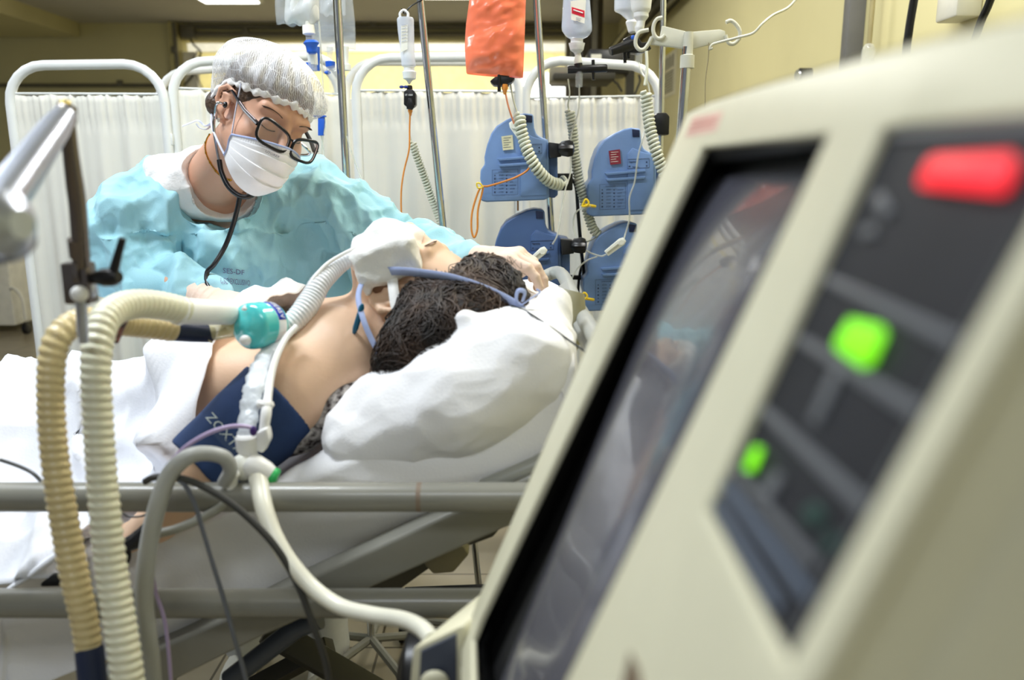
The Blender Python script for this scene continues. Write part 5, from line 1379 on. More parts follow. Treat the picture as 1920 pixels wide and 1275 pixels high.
# bags and bottles
M_bag = mat('clear_bag', (214, 220, 224), rough=0.12, alpha=0.30, spec=0.8, bump=0.5, bscale=30)
M_milk = mat('milky_bag', (232, 234, 232), rough=0.3, alpha=0.85, bump=0.4, bscale=25)
M_bott = mat('frosted_bottle', (226, 232, 242), rough=0.25, alpha=0.62, spec=0.7, bump=0.3, bscale=20)
M_cap = mat('frosted_cap', (232, 234, 234), rough=0.4, alpha=0.93)
M_clear = mat('clear_tubing', (222, 224, 214), rough=0.2, alpha=0.5, spec=0.7)
M_or = mat('orange_line', (222, 142, 62), rough=0.3)
M_bl = mat('bright_blue_plastic', (40, 96, 205), rough=0.35)
M_bk = MATS['black_plastic']
M_yel = mat('yellow_plastic', (238, 205, 50), rough=0.35)
M_wp = mat('white_plastic', (238, 238, 228), rough=0.4)
def bag(cx, top, bot, wt, wb, Y, thick, m, name, parent, seed=0, skew=0, squash=0.75):
    """flat pouch: grid front and back, fuller at the bottom"""
    rs = random.Random(seed); ph = rs.random() * 6; g = MB()
    ct, cb_ = P(cx, top, Y), P(cx + skew, bot, Y); w0, w1 = PR(wt, cx, top, Y), PR(wb, cx, bot, Y); H = ct.z - cb_.z
    def fn(u, v, s):
        x = (u - 0.5) * 2; w = w0 + (w1 - w0) * v
        c = ct.lerp(cb_, v); edge = (1 - x ** 4) * (1 - (2 * v - 1) ** 6)
        e = thick * edge * (0.5 + 0.6 * v) * (1 + 0.25 * sin(x * 5 + v * 6 + ph) + 0.12 * sin(v * 17 + x * 4))
        bow = 0.012 * (1 - x * x) * (v > 0.9) * (v - 0.9) * 10
        return c + Vector((x * w * (1 + 0.02 * sin(v * 9 + ph)), s * e, -bow * 0.5 + 0.003 * sin(x * 9 + ph) * (v > .95)))
    g.grid(lambda u, v: fn(u, v, -1), 24, 30); g.grid(lambda u, v: fn(u, v, 1), 24, 30)
    return g.build(name, m, parent, smooth=180)
def line(pts, r, m, name='tube', parent=None, n=8, seg=8): return MB().tube(catmull(PP(*pts), n), r, seg).build(name, m, parent)
# bag A (milky) with white spike, drip chamber, blue port
Y1 = 2.0
b1 = empty('drip_bag', P(560, 0, Y1)); tag(b1, 'milky drip bag with a white cap and blue drip chamber above the hair cap', 'drip bag')
bag(557, -70, 44, 92, 78, Y1, 0.020, M_bag, 'bag', b1, 1); bag(566, -70, 42, 66, 64, Y1 + 0.0, 0.015, M_milk, 'filling', b1, 2)
MB().lathe(P(577, 40, Y1), (0.06, 0, -1), [(0, .006), (.008, .007), (.009, .014), (.028, .015), (.03, .011)], 16).build('port_cap', M_wp, b1)
MB().lathe(P(580, 62, Y1), (0.06, 0, -1), [(0, .010), (.012, .010), (.040, .012), (.085, .010), (.09, .003)], 16).build('drip_chamber', M_bag, b1)
MB().lathe(P(583, 76, Y1 - .01), (0.06, 0, -1), [(0, .014), (.006, .019), (.012, .014), (.026, .012), (.030, .008)], 18).build('blue_ring', M_bl, b1)
line([(598, 40, Y1), (602, 100, Y1), (606, 170, Y1), (607, 230, Y1), (600, 320, Y1)], .0024, M_clear, 'tube', b1)
MB().lathe(P(590, 88, Y1 + .04), (-.02, 0, -1), [(0, .012), (.03, .012), (.033, .011), (.055, .011)], 16).build('blue_clamp', M_bl, b1)
MB().lathe(P(586, 100, Y1 + .02), (-.0, 0, -1), [(0, .0115), (.026, .0115)], 16).build('white_sleeve', M_wp, b1)
MB().lathe(P(582, 118, Y1 + .02), (-.0, 0, -1), [(0, .0115), (.015, .0115)], 16).build('blue_cap', M_bl, b1)
# bag B clear
b2 = empty('drip_bag', P(630, 0, Y1 + .2)); tag(b2, 'large clear empty drip bag behind the pole right of the hair cap', 'drip bag')
bag(622, -80, 92, 70, 84, 2.2, 0.012, M_bag, 'bag', b2, 3, skew=4)
bag(624, -60, 26, 40, 50, 2.18, 0.016, M_bag, 'bottle_behind', b2, 9)
for cx, c_ in ((618, M_bl), (648, M_wp)):
    MB().lathe(P(cx, 88, 2.2), (0, 0, -1), [(0, .008), (.042, .006), (.044, .012), (.058, .012), (.060, .005)], 14).build('port', M_bag if c_ is M_bl else c_, b2)
MB().lathe(P(619, 115, 2.2), (0, 0, -1), [(0, .010), (.001, .013), (.014, .012), (.018, .006)], 14).build('port_cap', M_bl, b2)
MB().ball(P(614, 136, 2.2), (.009, .005, .005), 12).build('vent_cap', M_bl, b2)
MB().lathe(P(622, 130, 2.2), (.05, 0, -1), [(0, .006), (.005, .011), (.060, .010), (.064, .004)], 14).build('drip_chamber', M_bag, b2)
# blue roller clamp and yellow stopcock on the line beside the face
rc_ = empty('roller_clamp', P(602, 235, 1.98)); tag(rc_, 'bright blue roller clamp on the line right of the glasses', 'clamp')
MB().prism(PP((596, 219, 1.98), (608, 219, 1.98), (606, 254, 1.98), (596, 254, 1.98)), (0, .012, 0)).build('clamp_body', M_bl, rc_, bevel=.001)
MB().box(P(600, 218, 1.985), (.028, .014, .003)).build('clamp_lip', M_bl, rc_)
MB().tube(catmull(PP((609, 218, 1.985), (611, 235, 1.985), (606, 252, 1.985)), 6), .002, 8).build('wheel_guard', M_wp, rc_)
sc_ = empty('stopcock', P(608, 313, 1.98)); tag(sc_, 'yellow three-way stopcock hanging on a clear line above the shoulder', 'stopcock')
MB().lathe(P(608, 313, 1.97), (0, 1, 0), [(0, .006), (.002, .009), (.012, .009), (.014, .006)], 16).build('dial', M_yel, sc_)
for a_, b_ in (((598, 309), (620, 316)), ((608, 300), (610, 326)), ((612, 314), (622, 312))): MB().tube(PP((*a_, 1.985), (*b_, 1.985)), .0030, 8).build('port', M_yel, sc_)
line([(602, 254, 1.985), (607, 280, 1.985), (608, 305, 1.985)], .0016, M_clear, 'tube', sc_)
tag(line([(650, 255, 2.04), (668, 310, 2.03), (690, 360, 2.0), (712, 395, 1.97)], .0018, M_clear, 'line_tube'), 'thin clear line sagging right of the first drip pole towards the sleeve', 'tube')
# small bottle with black drip sensor
b3 = empty('drip_bottle', P(762, 80, 2.1)); tag(b3, 'slim frosted drip bottle hanging from a wire hook, with printed label', 'drip bottle')
Y3 = 2.1
def flatbottle(outl, thick, m, name, parent, Y):
    """outline as (y, left, right) in the picture, made into an oval-section bottle"""
    rows = []; seg = 28
    ys = np.linspace(outl[0][0], outl[-1][0], 40); L_ = np.interp(ys, [o[0] for o in outl], [o[1] for o in outl]); R_ = np.interp(ys, [o[0] for o in outl], [o[2] for o in outl])
    g = MB(); vs = []
    for y, l, r in zip(ys, L_, R_):
        c = P((l + r) / 2, y, Y); w = PR(r - l, (l + r) / 2, y, Y); t = min(thick, w)
        for k in range(seg):
            a = 2 * pi * k / seg; vs.append(c + Vector((w * cos(a), t * sin(a), 0)))
    n = len(ys); fs = [(i * seg + k, i * seg + (k + 1) % seg, (i + 1) * seg + (k + 1) % seg, (i + 1) * seg + k) for i in range(n - 1) for k in range(seg)]
    fs += [tuple(range(seg))[::-1], tuple((n - 1) * seg + k for k in range(seg))]
    return g.add(vs, fs).build(name, m, parent, smooth=60)
flatbottle([(33, 746, 774), (36, 744, 776), (60, 746, 776.5), (90, 750, 777), (110, 752, 778), (124, 753, 780), (127, 758, 776)], .016, M_bott, 'bottle', b3, Y3)
flatbottle([(127, 757, 777), (133, 757, 777), (135, 754, 781), (148, 756, 780), (151, 762, 773), (158, 766, 769)], .03, M_cap, 'neck', b3, Y3)
MB().tube(catmull(PP((751, 34, Y3), (750, 25, Y3), (757, 19, Y3), (765, 25, Y3), (764, 34, Y3)), 6), .0032, 8).build('hanger', M_cap, b3)
MB().prism(PP((752, 48, Y3 - .018), (764, 46, Y3 - .018), (764, 92, Y3 - .018), (752, 98, Y3 - .018)), (0, .001, 0)).build('label', M_wp, b3)
g = MB()
for i in range(6): g.tube(PP((753, 78 - i * 6, Y3 - .0195), (762, 76 - i * 6, Y3 - .0195)), .0005, 4)
g.build('label_print', mat('print_blue_grey', (110, 120, 150)), b3)
tag(MB().tube(catmull(PP((753, 16, Y3), (756, 22, Y3), (759, 26, Y3), (763, 20, Y3), (770, 12, Y3), (785, 3, 2.105), (795, -2, 2.11)), 8), .0016, 8).build('wire_hook', M_bk), 'bent wire hook tying the slim bottle to the leaning pole', 'hook')
for x_ in (757, 763): pass
def sensor(cx, cy, Y, w, h, label, text=None, tilt=0):
    r = empty('drip_sensor', P(cx, cy, Y)); tag(r, label, 'drip sensor')
    return r
s1 = sensor(766, 185, Y3, 22, 40, 'small black drop sensor clipped under the slim bottle')
MB().prism(PP((757, 172, Y3 - .02), (762, 168, Y3 - .02), (774, 168, Y3 - .02), (779, 176, Y3 - .02), (779, 196, Y3 - .02), (774, 201, Y3 - .02), (764, 202, Y3 - .02), (757, 196, Y3 - .02)), (0, .035, 0)).build('housing', M_bk, s1, bevel=.0015)
MB().lathe(P(768, 160, Y3), (0, 0, -1), [(0, .005), (.002, .007), (.015, .008)], 12).build('spike', M_bk, s1)
MB().prism(PP((765, 184, Y3 - .024), (772, 184, Y3 - .024), (777, 200, Y3 - .024), (773, 206, Y3 - .024), (762, 204, Y3 - .024), (763, 196, Y3 - .024)), (0, .006, 0)).build('clip', M_bk, s1, bevel=.001)
text_mesh('ST 1000', P(759.5, 179.5, Y3 - .0235), (1, 0, 0), (0, 0, 1), .0062, mat('white_print', (235, 235, 235)), s1, wide=.92)
for cx in (753, 761): MB().ball(P(cx, 163, Y3 - .01), (.006, .004, .004), 10).build('vent_cap', mat('deep_blue_plastic', (24, 50, 140)), s1)
l1 = empty('infusion_line', P(768, 230, Y3)); tag(l1, 'orange infusion line dropping from the small black drop sensor', 'infusion line')
MB().lathe(P(769, 200, Y3 - .008), (0, 0, -1), [(0, .006), (.012, .006), (.014, .0045), (.022, .003)], 12).build('connector', M_or, l1)
line([(769, 208, Y3 - .008), (768, 240, Y3 - .008), (767, 280, Y3 - .01), (758, 318, Y3 - .01), (753, 350, Y3 - .01), (752, 380, Y3 - .01), (753, 412, Y3 - .01)], .0022, M_or, 'tube', l1)
M_coil = mat('coil_cord', (206, 208, 190), rough=0.45)
def coil(path, r, pitch, wire, label):
    root = empty('coiled_cord', P(*path[0])); tag(root, label, 'coiled cord')
    MB().tube(helix(PP(*path), r, pitch), wire, 7).build('coil', M_coil, root, smooth=180); return root
c1_ = coil([(773, 266, 2.12), (782, 295, 2.12), (795, 330, 2.125), (808, 368, 2.13), (822, 405, 2.14), (838, 448, 2.15)], .0078, .0075, .0030, 'coiled pale cord slanting down beside the leaning drip pole')
line([(772, 266, 2.12), (768, 250, 2.12), (769, 215, 2.11)], .002, M_coil, 'lead', c1_)

# orange bag
ob = empty('light_shield_bag', P(930, 60, 2.05)); tag(ob, 'orange translucent light shielding bag over a drip bottle', 'bag')
M_ob = mat('orange_film', (250, 128, 92), rough=0.22, alpha=0.94, var=0.08, vscale=7, bump=0.15, bscale=14, spec=0.7, sss=0.0, coat=0.3)
def obag(u, v, s):
    l = 880 + (873 - 880) * v + 3 * sin(v * 7); r = 988 + (981 - 988) * v; x = l + (r - l) * u; y = -60 + (138 + 8 * u + 60) * v
    q = P(x, y, 2.05); e = .030 * (1 - (2 * u - 1) ** 4) * (1 - max(0, v - .8) ** 2 * 18)
    w = .010 * float(vnoise(np.array([[u * 1.0, v * 2.2, s * .1]], np.float32), 3.0, 5)[0]) + .005 * float(vnoise(np.array([[u * 1.0 + v, v * 2.2, s * .1]], np.float32), 8.0, 6)[0]) + .004 * abs(math.sin(v * 9.5 + u * 2))
    return q + Vector((0, s * (e + float(w) * 1.3) , 0))
g = MB(); g.grid(lambda u, v: obag(u, v, -1), 40, 60); g.grid(lambda u, v: obag(u, v, 1), 40, 60)
g.build('film', M_ob, ob, smooth=180)
s2 = sensor(940, 150, 2.05, 0, 0, 'black drop sensor with a flat wing sticking out below the orange bag')
MB().prism(PP((918, 152, 2.03), (928, 144, 2.03), (940, 141, 2.03), (966, 146, 2.03), (960, 154, 2.03), (944, 160, 2.03), (926, 160, 2.03)), (0, .045, 0)).build('wing', M_bk, s2, bevel=.003)
MB().tube(PP((936, 140, 2.03), (936, 172, 2.03)), .0045, 10).build('pin', M_bk, s2)
MB().lathe(P(946, 138, 2.05), (0, 0, -1), [(0, .012), (.030, .011), (.032, .006)], 14).build('spike', M_bk, s2)
l2 = empty('infusion_line', P(947, 165, 2.04)); tag(l2, 'orange infusion line running from the orange bag across the upper left pump', 'infusion line')
MB().lathe(P(946.5, 158, 2.035), (0, 0, -1), [(0, .007), (.010, .008), (.014, .006), (.024, .003)], 12).build('connector', M_or, l2)
Yp = 2.12
line([(947, 170, 2.035), (952, 195, 2.04), (958, 215, 2.05), (964, 232, 2.06)], .0022, mat('coral_line', (236, 150, 110), rough=0.3), 'tube', l2)
line([(985, 264, 2.075), (992, 280, 2.085), (996, 300, 2.085), (990, 318, 2.085), (968, 332, 2.085), (940, 342, 2.085), (915, 349, 2.08), (902, 351, 2.07), (893, 370, 2.07), (885, 400, 2.07), (884, 430, 2.07), (889, 445, 2.07), (895, 430, 2.07), (896, 395, 2.07), (903, 365, 2.07), (906, 352, 2.07)], .0026, M_or, 'tube', l2)
MB().tube(catmull(PP((904, 352, 2.06), (896, 352, 2.06), (894, 344, 2.06), (900, 344, 2.06), (906, 351, 2.06)), 6), .002, 8).build('yellow_clip', M_yel, l2)
line([(971, 375, 2.2), (971, 395, 2.2)], .0024, M_or, 'tube', l2)
def roller(a, b, w, label, Y, parent=None):
    r = empty('roller_clamp', P(*a, Y)); tag(r, label, 'clamp')
    A, B = P(*a, Y), P(*b, Y); d = (B - A).normalized(); n = d.cross(Vector((0, 1, 0))).normalized()
    MB().prism([A + n * w * .6, A - n * w * .6, A - n * w + d * .01, B - n * w * .8, B + n * w * .8, A + n * w + d * .01], (0, .014, 0)).build('clamp_body', M_wp, r, bevel=.0015)
    MB().lathe(A + d * .012 - Vector((0, .003, 0)), (0, 1, 0), [(0, w * .7), (.006, w * .7)], 14).build('wheel', M_wp, r)
    MB().prism([A.lerp(B, .35) + n * w * .25 - Vector((0, .001, 0)), A.lerp(B, .35) - n * w * .25 - Vector((0, .001, 0)), A.lerp(B, .95) - n * w * .25 - Vector((0, .001, 0)), A.lerp(B, .95) + n * w * .25 - Vector((0, .001, 0))], (0, .002, 0)).build('slot', mat('slot_shadow_grey', (170, 168, 150)), r)
    return r
roller((958, 228), (983, 266), .0105, 'white roller clamp on the orange line in front of the upper left pump', 2.065)

# pumps
M_pump = mat('pump_blue', (114, 144, 192), rough=0.38, var=0.03, vscale=30)
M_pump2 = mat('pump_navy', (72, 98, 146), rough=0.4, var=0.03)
M_lab = mat('label_outline', (46, 60, 92), rough=0.5)
OUT = [(969, 215), (983, 212), (1000, 214), (1001, 228), (1002, 240), (1006, 252), (1015, 257), (1026, 261), (1029, 268), (1030, 371), (1020, 375), (912, 379), (903, 377), (899, 371), (905, 354), (900, 336), (901, 318), (909, 308), (908, 295), (913, 272), (921, 250), (931, 236), (950, 224)]
def pump(dx, dy, Y, m, label, knob=True, sx=1.0, sheet=None, dark=False):
    r = empty('infusion_pump', P(960 + dx, 379 + dy, Y)); tag(r, label, 'infusion pump')
    def Q(x, y, o=0): return P(960 + (x - 960) * sx + dx, y + dy, Y) + Vector((0, o, 0))
    MB().prism([Q(x, y) for x, y in OUT], (0, .115, 0)).build('housing', m, r, bevel=.007, bseg=3)
    MB().prism([Q(x, y, -.0035) for x, y in [(1002, 258), (1024, 263), (1026, 366), (976, 368), (975, 262), (985, 250)]], (0, .01, 0)).build('side_cover', m, r, bevel=.003)
    MB().prism([Q(x, y, .02) for x, y in [(1028, 266), (1046, 270), (1047, 366), (1040, 372), (1028, 370)]], (0, .11, 0)).build('rear_block', M_pump2, r, bevel=.003)
    MB().prism([Q(x, y, -.009) for x, y in [(932, 297), (1008, 291), (1008, 296), (936, 302)]], (0, .012, 0)).build('grip_ridge', m, r, bevel=.0015)
    MB().prism([Q(x, y, -.009) for x, y in [(934, 308), (1008, 303), (1006, 309), (937, 313)]], (0, .012, 0)).build('grip_ridge', m, r, bevel=.0015)
    MB().prism([Q(x, y, -.002) for x, y in [(984, 215), (998, 217), (998, 230), (985, 230)]], (0, .02, 0)).build('handle_slot', mat('slot_navy', (22, 34, 70)), r, bevel=.001)
    lab = MB()
    def frame_(x0, y0, x1, y1, t=.0005):
        lab.tube([Q(x0, y0, -.0042), Q(x1, y0 - 2, -.0042), Q(x1, y1 - 2, -.0042), Q(x0, y1, -.0042)], t, 4, closed=True)
    frame_(923, 319, 971, 366)
    lab.build('title_box', M_lab, r) if False else None
    for i in range(6):
        y = 328 + i * 6.3
        for x0, w in ((935, 9), (956, 12 - (i % 3) * 3)):
            for k in (0, 1.7): lab.tube([Q(x0, y + k, -.0042), Q(x0 + w, y + k - .4, -.0042)], .0004, 4)
        for x0 in (928, 950): lab.lathe(Q(x0 + (.0), y + 1, -.0040), (0, -1, 0), [(0, .0024 if i % 2 else .0017), (.0004, .0024 if i % 2 else .0017)], 10)
    lab.build('symbol_chart', M_lab, r); lab = MB(); frame_(975, 272, 1016, 289)
    for (x, y) in ((1011, 277), (1011, 284), (979, 285)): lab.lathe(Q(x, y, -.0040), (0, -1, 0), [(0, .003), (.0004, .003)], 3)
    lab.build('safety_label', M_lab, r)
    text_mesh('SIMBOLOGIA', Q(934, 323.5, -.0045), (1, 0, .03), (0, 0, 1), .0048, M_lab, r, wide=.95)
    text_mesh('Seguran\u00e7a', Q(977.5, 277.5, -.0045), (1, 0, .03), (0, 0, 1), .0056, M_lab, r, wide=.9)
    text_mesh('Conex\u00f5es', Q(984, 287, -.0045), (1, 0, .03), (0, 0, 1), .0045, M_lab, r, wide=.9)
    if sheet:
        MB().prism([Q(x, y, -.0045) for x, y in ((940, 256), (961, 253), (963, 280), (943, 282))], (0, .003, 0)).build('sticker', sheet, r)
        g = MB()
        for i in range(5): g.tube([Q(944, 259 + i * 4.4, -.0048), Q(958 - (i % 2) * 4, 258 + i * 4.4, -.0048)], .0005, 4)
        g.build('sticker_print', M_lab if sheet.name == 'cream_sticker' else M_wp, r)
    if knob:
        MB().prism([Q(x, y, -.02) for x, y in [(1028, 267), (1050, 270), (1052, 294), (1030, 297)]], (0, .05, 0)).build('clamp_block', M_bk, r, bevel=.002)
        g = MB(); c = Q(1055, 279, -.02)
        prof = [(0, .010), (.008, .018), (.026, .021), (.036, .018), (.040, .008)]
        vs = []; 
        for (t, rr_) in prof:
            for k in range(24):
                a = 2 * pi * k / 24; q = rr_ * (1 + .14 * cos(6 * a)); vs.append(c + Vector((t - .012, q * cos(a), q * sin(a))))
        fs = [(i * 24 + k, i * 24 + (k + 1) % 24, (i + 1) * 24 + (k + 1) % 24, (i + 1) * 24 + k) for i in range(4) for k in range(24)] + [tuple(range(24))[::-1], tuple(96 + k for k in range(24))]
        g.add(vs, fs).build('clamp_knob', M_bk, r)
    return r
pump(0, 0, 2.11, M_pump, 'upper left blue infusion pump with a cream sticker, orange line crossing it', sheet=mat('cream_sticker', (222, 216, 180), rough=0.6))
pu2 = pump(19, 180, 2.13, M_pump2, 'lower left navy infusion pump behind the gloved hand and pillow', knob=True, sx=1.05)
pump(201, 27, 2.16, M_pump, 'upper right blue infusion pump with a dark red sticker', knob=False, sheet=mat('red_sticker', (140, 46, 62), rough=0.5))
pump(194, 205, 2.18, M_pump, 'lower right blue infusion pump, half hidden by the ventilator edge', knob=False, sx=1.02)
root = empty('power_socket', P(1055, 340, 2.2)); tag(root, 'small black socket block beside the upper left blue pump', 'socket')
MB().box(P(1057, 341, 2.2), (.045, .05, .045)).build('block', M_bk, root, bevel=.003)
root = [o for o in bpy.data.objects if o.get('label', '').startswith('slim chrome drip pole')][0]
MB().prism(PP((1226, 216, 2.22), (1234, 211, 2.22), (1250, 211, 2.22), (1256, 218, 2.22), (1255, 253, 2.22), (1226, 252, 2.22)), (0, .06, 0)).build('knob_body', M_bk, root, bevel=.004)
# coiled cords
c2_ = coil([(974, 216, 2.07), (976, 236, 2.06), (982, 262, 2.06), (992, 290, 2.055), (1008, 318, 2.06), (1030, 340, 2.08), (1052, 347, 2.11)], .0115, .0105, .0046, 'thick coiled pale cord draped down across the upper left pump')
line([(956, 152, 2.07), (962, 185, 2.07), (970, 212, 2.07)], .002, M_coil, 'lead', c2_)
line([(1052, 347, 2.11), (1062, 342, 2.14), (1056, 333, 2.16), (1050, 338, 2.17)], .006, M_coil, 'plug', c2_)
c3_ = coil([(1068, 207, 2.2), (1074, 245, 2.2), (1078, 290, 2.2), (1086, 340, 2.2), (1098, 385, 2.2), (1110, 425, 2.2), (1121, 440, 2.2)], .0105, .0085, .0038, 'long coiled pale cord hanging between the left and right pumps')
line([(1065, 148, 2.18), (1068, 175, 2.18), (1065, 195, 2.19), (1066, 206, 2.2)], .002, M_coil, 'lead', c3_)
line([(1121, 440, 2.2), (1112, 448, 2.2), (1095, 454, 2.2), (1068, 453, 2.2)], .002, M_coil, 'lead', c3_)
c4_ = coil([(1211, 172, 2.12), (1214, 205, 2.12), (1220, 245, 2.11), (1232, 290, 2.10), (1245, 325, 2.10), (1262, 360, 2.1)], .0115, .0105, .0044, 'coiled pale cord hanging in front of the upper right pump')
line([(1212, 96, 2.14), (1213, 130, 2.13), (1209, 160, 2.12)], .004, M_coil, 'lead', c4_)
# clear bottle with red label
b4 = empty('drip_bottle', P(1082, 50, 2.2)); tag(b4, 'clear drip bottle with a red and white label, upper centre right', 'drip bottle')
flatbottle([(-70, 1062, 1104), (0, 1056, 1106), (50, 1053, 1110), (58, 1054, 1110), (68, 1061, 1104), (73, 1069, 1094)], .030, mat('clear_bottle', (214, 224, 240), rough=0.12, alpha=0.55, spec=0.9, bump=0.5, bscale=24), 'bottle', b4, 2.2)
flatbottle([(73, 1070, 1093), (80, 1070, 1093), (81, 1066, 1097), (94, 1069, 1094), (99, 1076, 1089), (108, 1080, 1086)], .02, M_cap, 'neck', b4, 2.2)
MB().prism(PP((1070, 2, 2.165), (1099, -2, 2.165), (1096, 44, 2.165), (1071, 37, 2.165)), (0, .001, 0)).build('label', M_wp, b4)
MB().prism(PP((1072, 13, 2.1645), (1096, 20, 2.1645), (1096, 33, 2.1645), (1072, 25, 2.1645)), (0, .001, 0)).build('red_panel', mat('label_red', (214, 34, 60)), b4)
g = MB(); g.tube(PP((1075, 18.5, 2.163), (1093, 24.5, 2.163)), .0014, 4); g.build('panel_print', MATS['white_print'], b4)
g = MB(); 
for i in range(3): g.tube(PP((1080, 33 + 3 * i, 2.163), (1090 - 2 * i, 35.5 + 3 * i, 2.163)), .0005, 4)
g.build('label_print', MATS['print_blue_grey'], b4)
MB().lathe(P(1084, 100, 2.2), (0, 0, -1), [(0, .007), (.02, .011), (.028, .010)], 12).build('spike', M_wp, b4)
s3 = sensor(1100, 128, 2.18, 0, 0, 'long black bar-shaped drop sensor below the clear bottle with the red label')
MB().lathe(P(1064, 131, 2.18), P(1138, 128, 2.18) - P(1064, 131, 2.18), [(0, .009), (.003, .0105), (.100, .0105), (.103, .009)], 16).build('barrel', M_bk, s3)
MB().tube(PP((1112, 112, 2.18), (1113, 150, 2.18)), .0045, 10).build('pin', M_bk, s3)
MB().tube(PP((1084, 119, 2.18), (1085, 128, 2.18)), .011, 12).build('collar', M_bk, s3)
MB().lathe(P(1086, 134, 2.18), (0, 0, -1), [(0, .008), (.002, .010), (.038, .009), (.04, .004)], 12).build('drip_chamber', M_bag, s3)
tag(line([(1086, 158, 2.18), (1086, 190, 2.18), (1083, 215, 2.18), (1070, 260, 2.18), (1070, 320, 2.15), (1060, 355, 2.1), (1052, 400, 2.08), (1045, 440, 2.07), (1036, 458, 2.07)], .0022, M_clear, 'line_tube'), 'thin clear line running from the bar-shaped sensor down past the left pumps', 'tube')
# far bottles pair
b5 = empty('drip_bottle', P(1180, 20, 2.2)); tag(b5, 'left of the two frosted drip bottles at the top right, partly hidden', 'drip bottle')
flatbottle([(-60, 1150, 1196), (0, 1152, 1196), (20, 1152, 1195), (26, 1164, 1192), (38, 1176, 1190)], .030, M_bott, 'bottle', b5, 2.22)
flatbottle([(38, 1176, 1194), (42, 1173, 1196), (60, 1178, 1194), (62, 1180, 1190)], .02, M_cap, 'neck', b5, 2.22)
b6 = empty('drip_bottle', P(1200, 20, 2.16)); tag(b6, 'right of the two frosted drip bottles at the top right, above the plastic hook', 'drip bottle')
flatbottle([(-60, 1178, 1226), (0, 1182, 1222), (18, 1184, 1220), (24, 1188, 1217)], .030, M_milk, 'bottle', b6, 2.15)
flatbottle([(24, 1188, 1216), (32, 1188, 1216), (40, 1194, 1210), (52, 1190, 1208), (62, 1192, 1205)], .025, M_cap, 'neck', b6, 2.15)
s4 = sensor(1180, 90, 2.2, 0, 0, 'black drop sensor slanting out left of the plastic hooks')
MB().lathe(P(1144, 97, 2.17), P(1196, 80, 2.19) - P(1144, 97, 2.17), [(0, .009), (.003, .0115), (.070, .014), (.074, .010)], 16).build('barrel', M_bk, s4)
MB().prism(PP((1168, 74, 2.19), (1182, 66, 2.19), (1196, 68, 2.19), (1204, 80, 2.19), (1216, 78, 2.19), (1222, 92, 2.19), (1200, 100, 2.19), (1172, 98, 2.19)), (0, .04, 0)).build('housing', M_bk, s4, bevel=.003)
for x_ in (1171, 1178): MB().tube(PP((x_, 96, 2.2), (x_ + 1, 118 - (x_ - 1171), 2.2)), .0045, 10).build('pin', M_bk, s4)
MB().ball(P(1187, 70, 2.17), (.006, .006, .006), 10).build('blue_stud', M_bl, s4)
MB().lathe(P(1198, 100, 2.19), (0, 0, -1), [(0, .010), (.024, .009), (.028, .004)], 12).build('drip_chamber', M_bag, s4)
tag(line([(1198, 118, 2.18), (1203, 135, 2.17), (1212, 150, 2.16), (1218, 175, 2.16), (1214, 220, 2.14), (1205, 260, 2.12), (1196, 295, 2.12), (1190, 340, 2.13), (1180, 372, 2.13), (1180, 410, 2.14), (1172, 440, 2.14), (1168, 452, 2.12)], .0024, M_clear, 'line_tube'), 'clear line running down over the upper right pump to its roller clamp', 'tube')
roller((1172, 449), (1137, 476), .010, 'white roller clamp in front of the lower right pump', 2.12)
roller((1024, 466), (996, 490), .010, 'white roller clamp above the gloved fingers at the pillow', 2.05)
for (x, y, lab) in ((1096, 383, 'yellow clip at the left edge of the upper right pump'), (1093, 558, 'yellow clip at the left edge of the lower right pump')):
    r = empty('line_clip', P(x, y, 2.12)); tag(r, lab, 'clip')
    MB().tube(catmull([P(x + a, y + b, 2.12) for a, b in ((-5, 4), (2, -9), (8, -3), (3, 3), (-5, 4))], 5), .0028, 8).build('loop', M_yel, r)
    MB().tube([P(x, y + 1, 2.12), P(x + 20, y + 4, 2.15)], .004, 8).build('stem', M_yel, r)
tag(line([(1108, 386, 2.13), (1082, 396, 2.13), (1075, 420, 2.13), (1082, 450, 2.12), (1100, 470, 2.12), (1125, 480, 2.12), (1137, 477, 2.12)], .0022, M_clear, 'line_tube'), 'clear line curving between the upper right pump clip and a roller clamp', 'tube')
tag(line([(1120, 481, 2.13), (1098, 490, 2.13), (1078, 510, 2.13), (1070, 535, 2.13), (1076, 552, 2.13), (1095, 562, 2.13)], .0022, M_clear, 'line_tube'), 'clear line curving to the clip of the lower right pump', 'tube')
tag(line([(1070, 335, 2.24), (1080, 350, 2.24), (1084, 400, 2.24), (1090, 470, 2.24), (1096, 530, 2.24), (1098, 600, 2.24)], .0050, M_bk, 'power_cable'), 'thick black power cable hanging down between the pump pairs', 'cable')
tag(line([(1122, 487, 2.26), (1095, 495, 2.26), (1086, 520, 2.26), (1083, 560, 2.26), (1078, 600, 2.26)], .0040, M_bk, 'power_cable'), 'shorter black power cable beside the lower right pump', 'cable')
tag(MB().tube(PP((1040, 519, 2.26), (1105, 521, 2.26)), .007, 8).build('pole_bracket', M_bk), 'black bar bracket joining the two pump poles', 'bracket')
# thick dark blue unit just above the forehead
r = empty('infusion_pump', P(858, 470, 2.2)); tag(r, 'dark blue pump top just showing above the patient\'s forehead', 'infusion pump')
MB().prism(PP((812, 456, 2.2), (822, 450, 2.2), (862, 450, 2.2), (874, 456, 2.2), (876, 560, 2.2), (812, 560, 2.2)), (0, .1, 0)).build('housing', mat('pump_dark', (34, 54, 104), rough=0.4), r, bevel=.006)
MB().box(P(846, 452, 2.19), (.045, .02, .006)).build('cover', MATS['pump_navy'], r, bevel=.001)
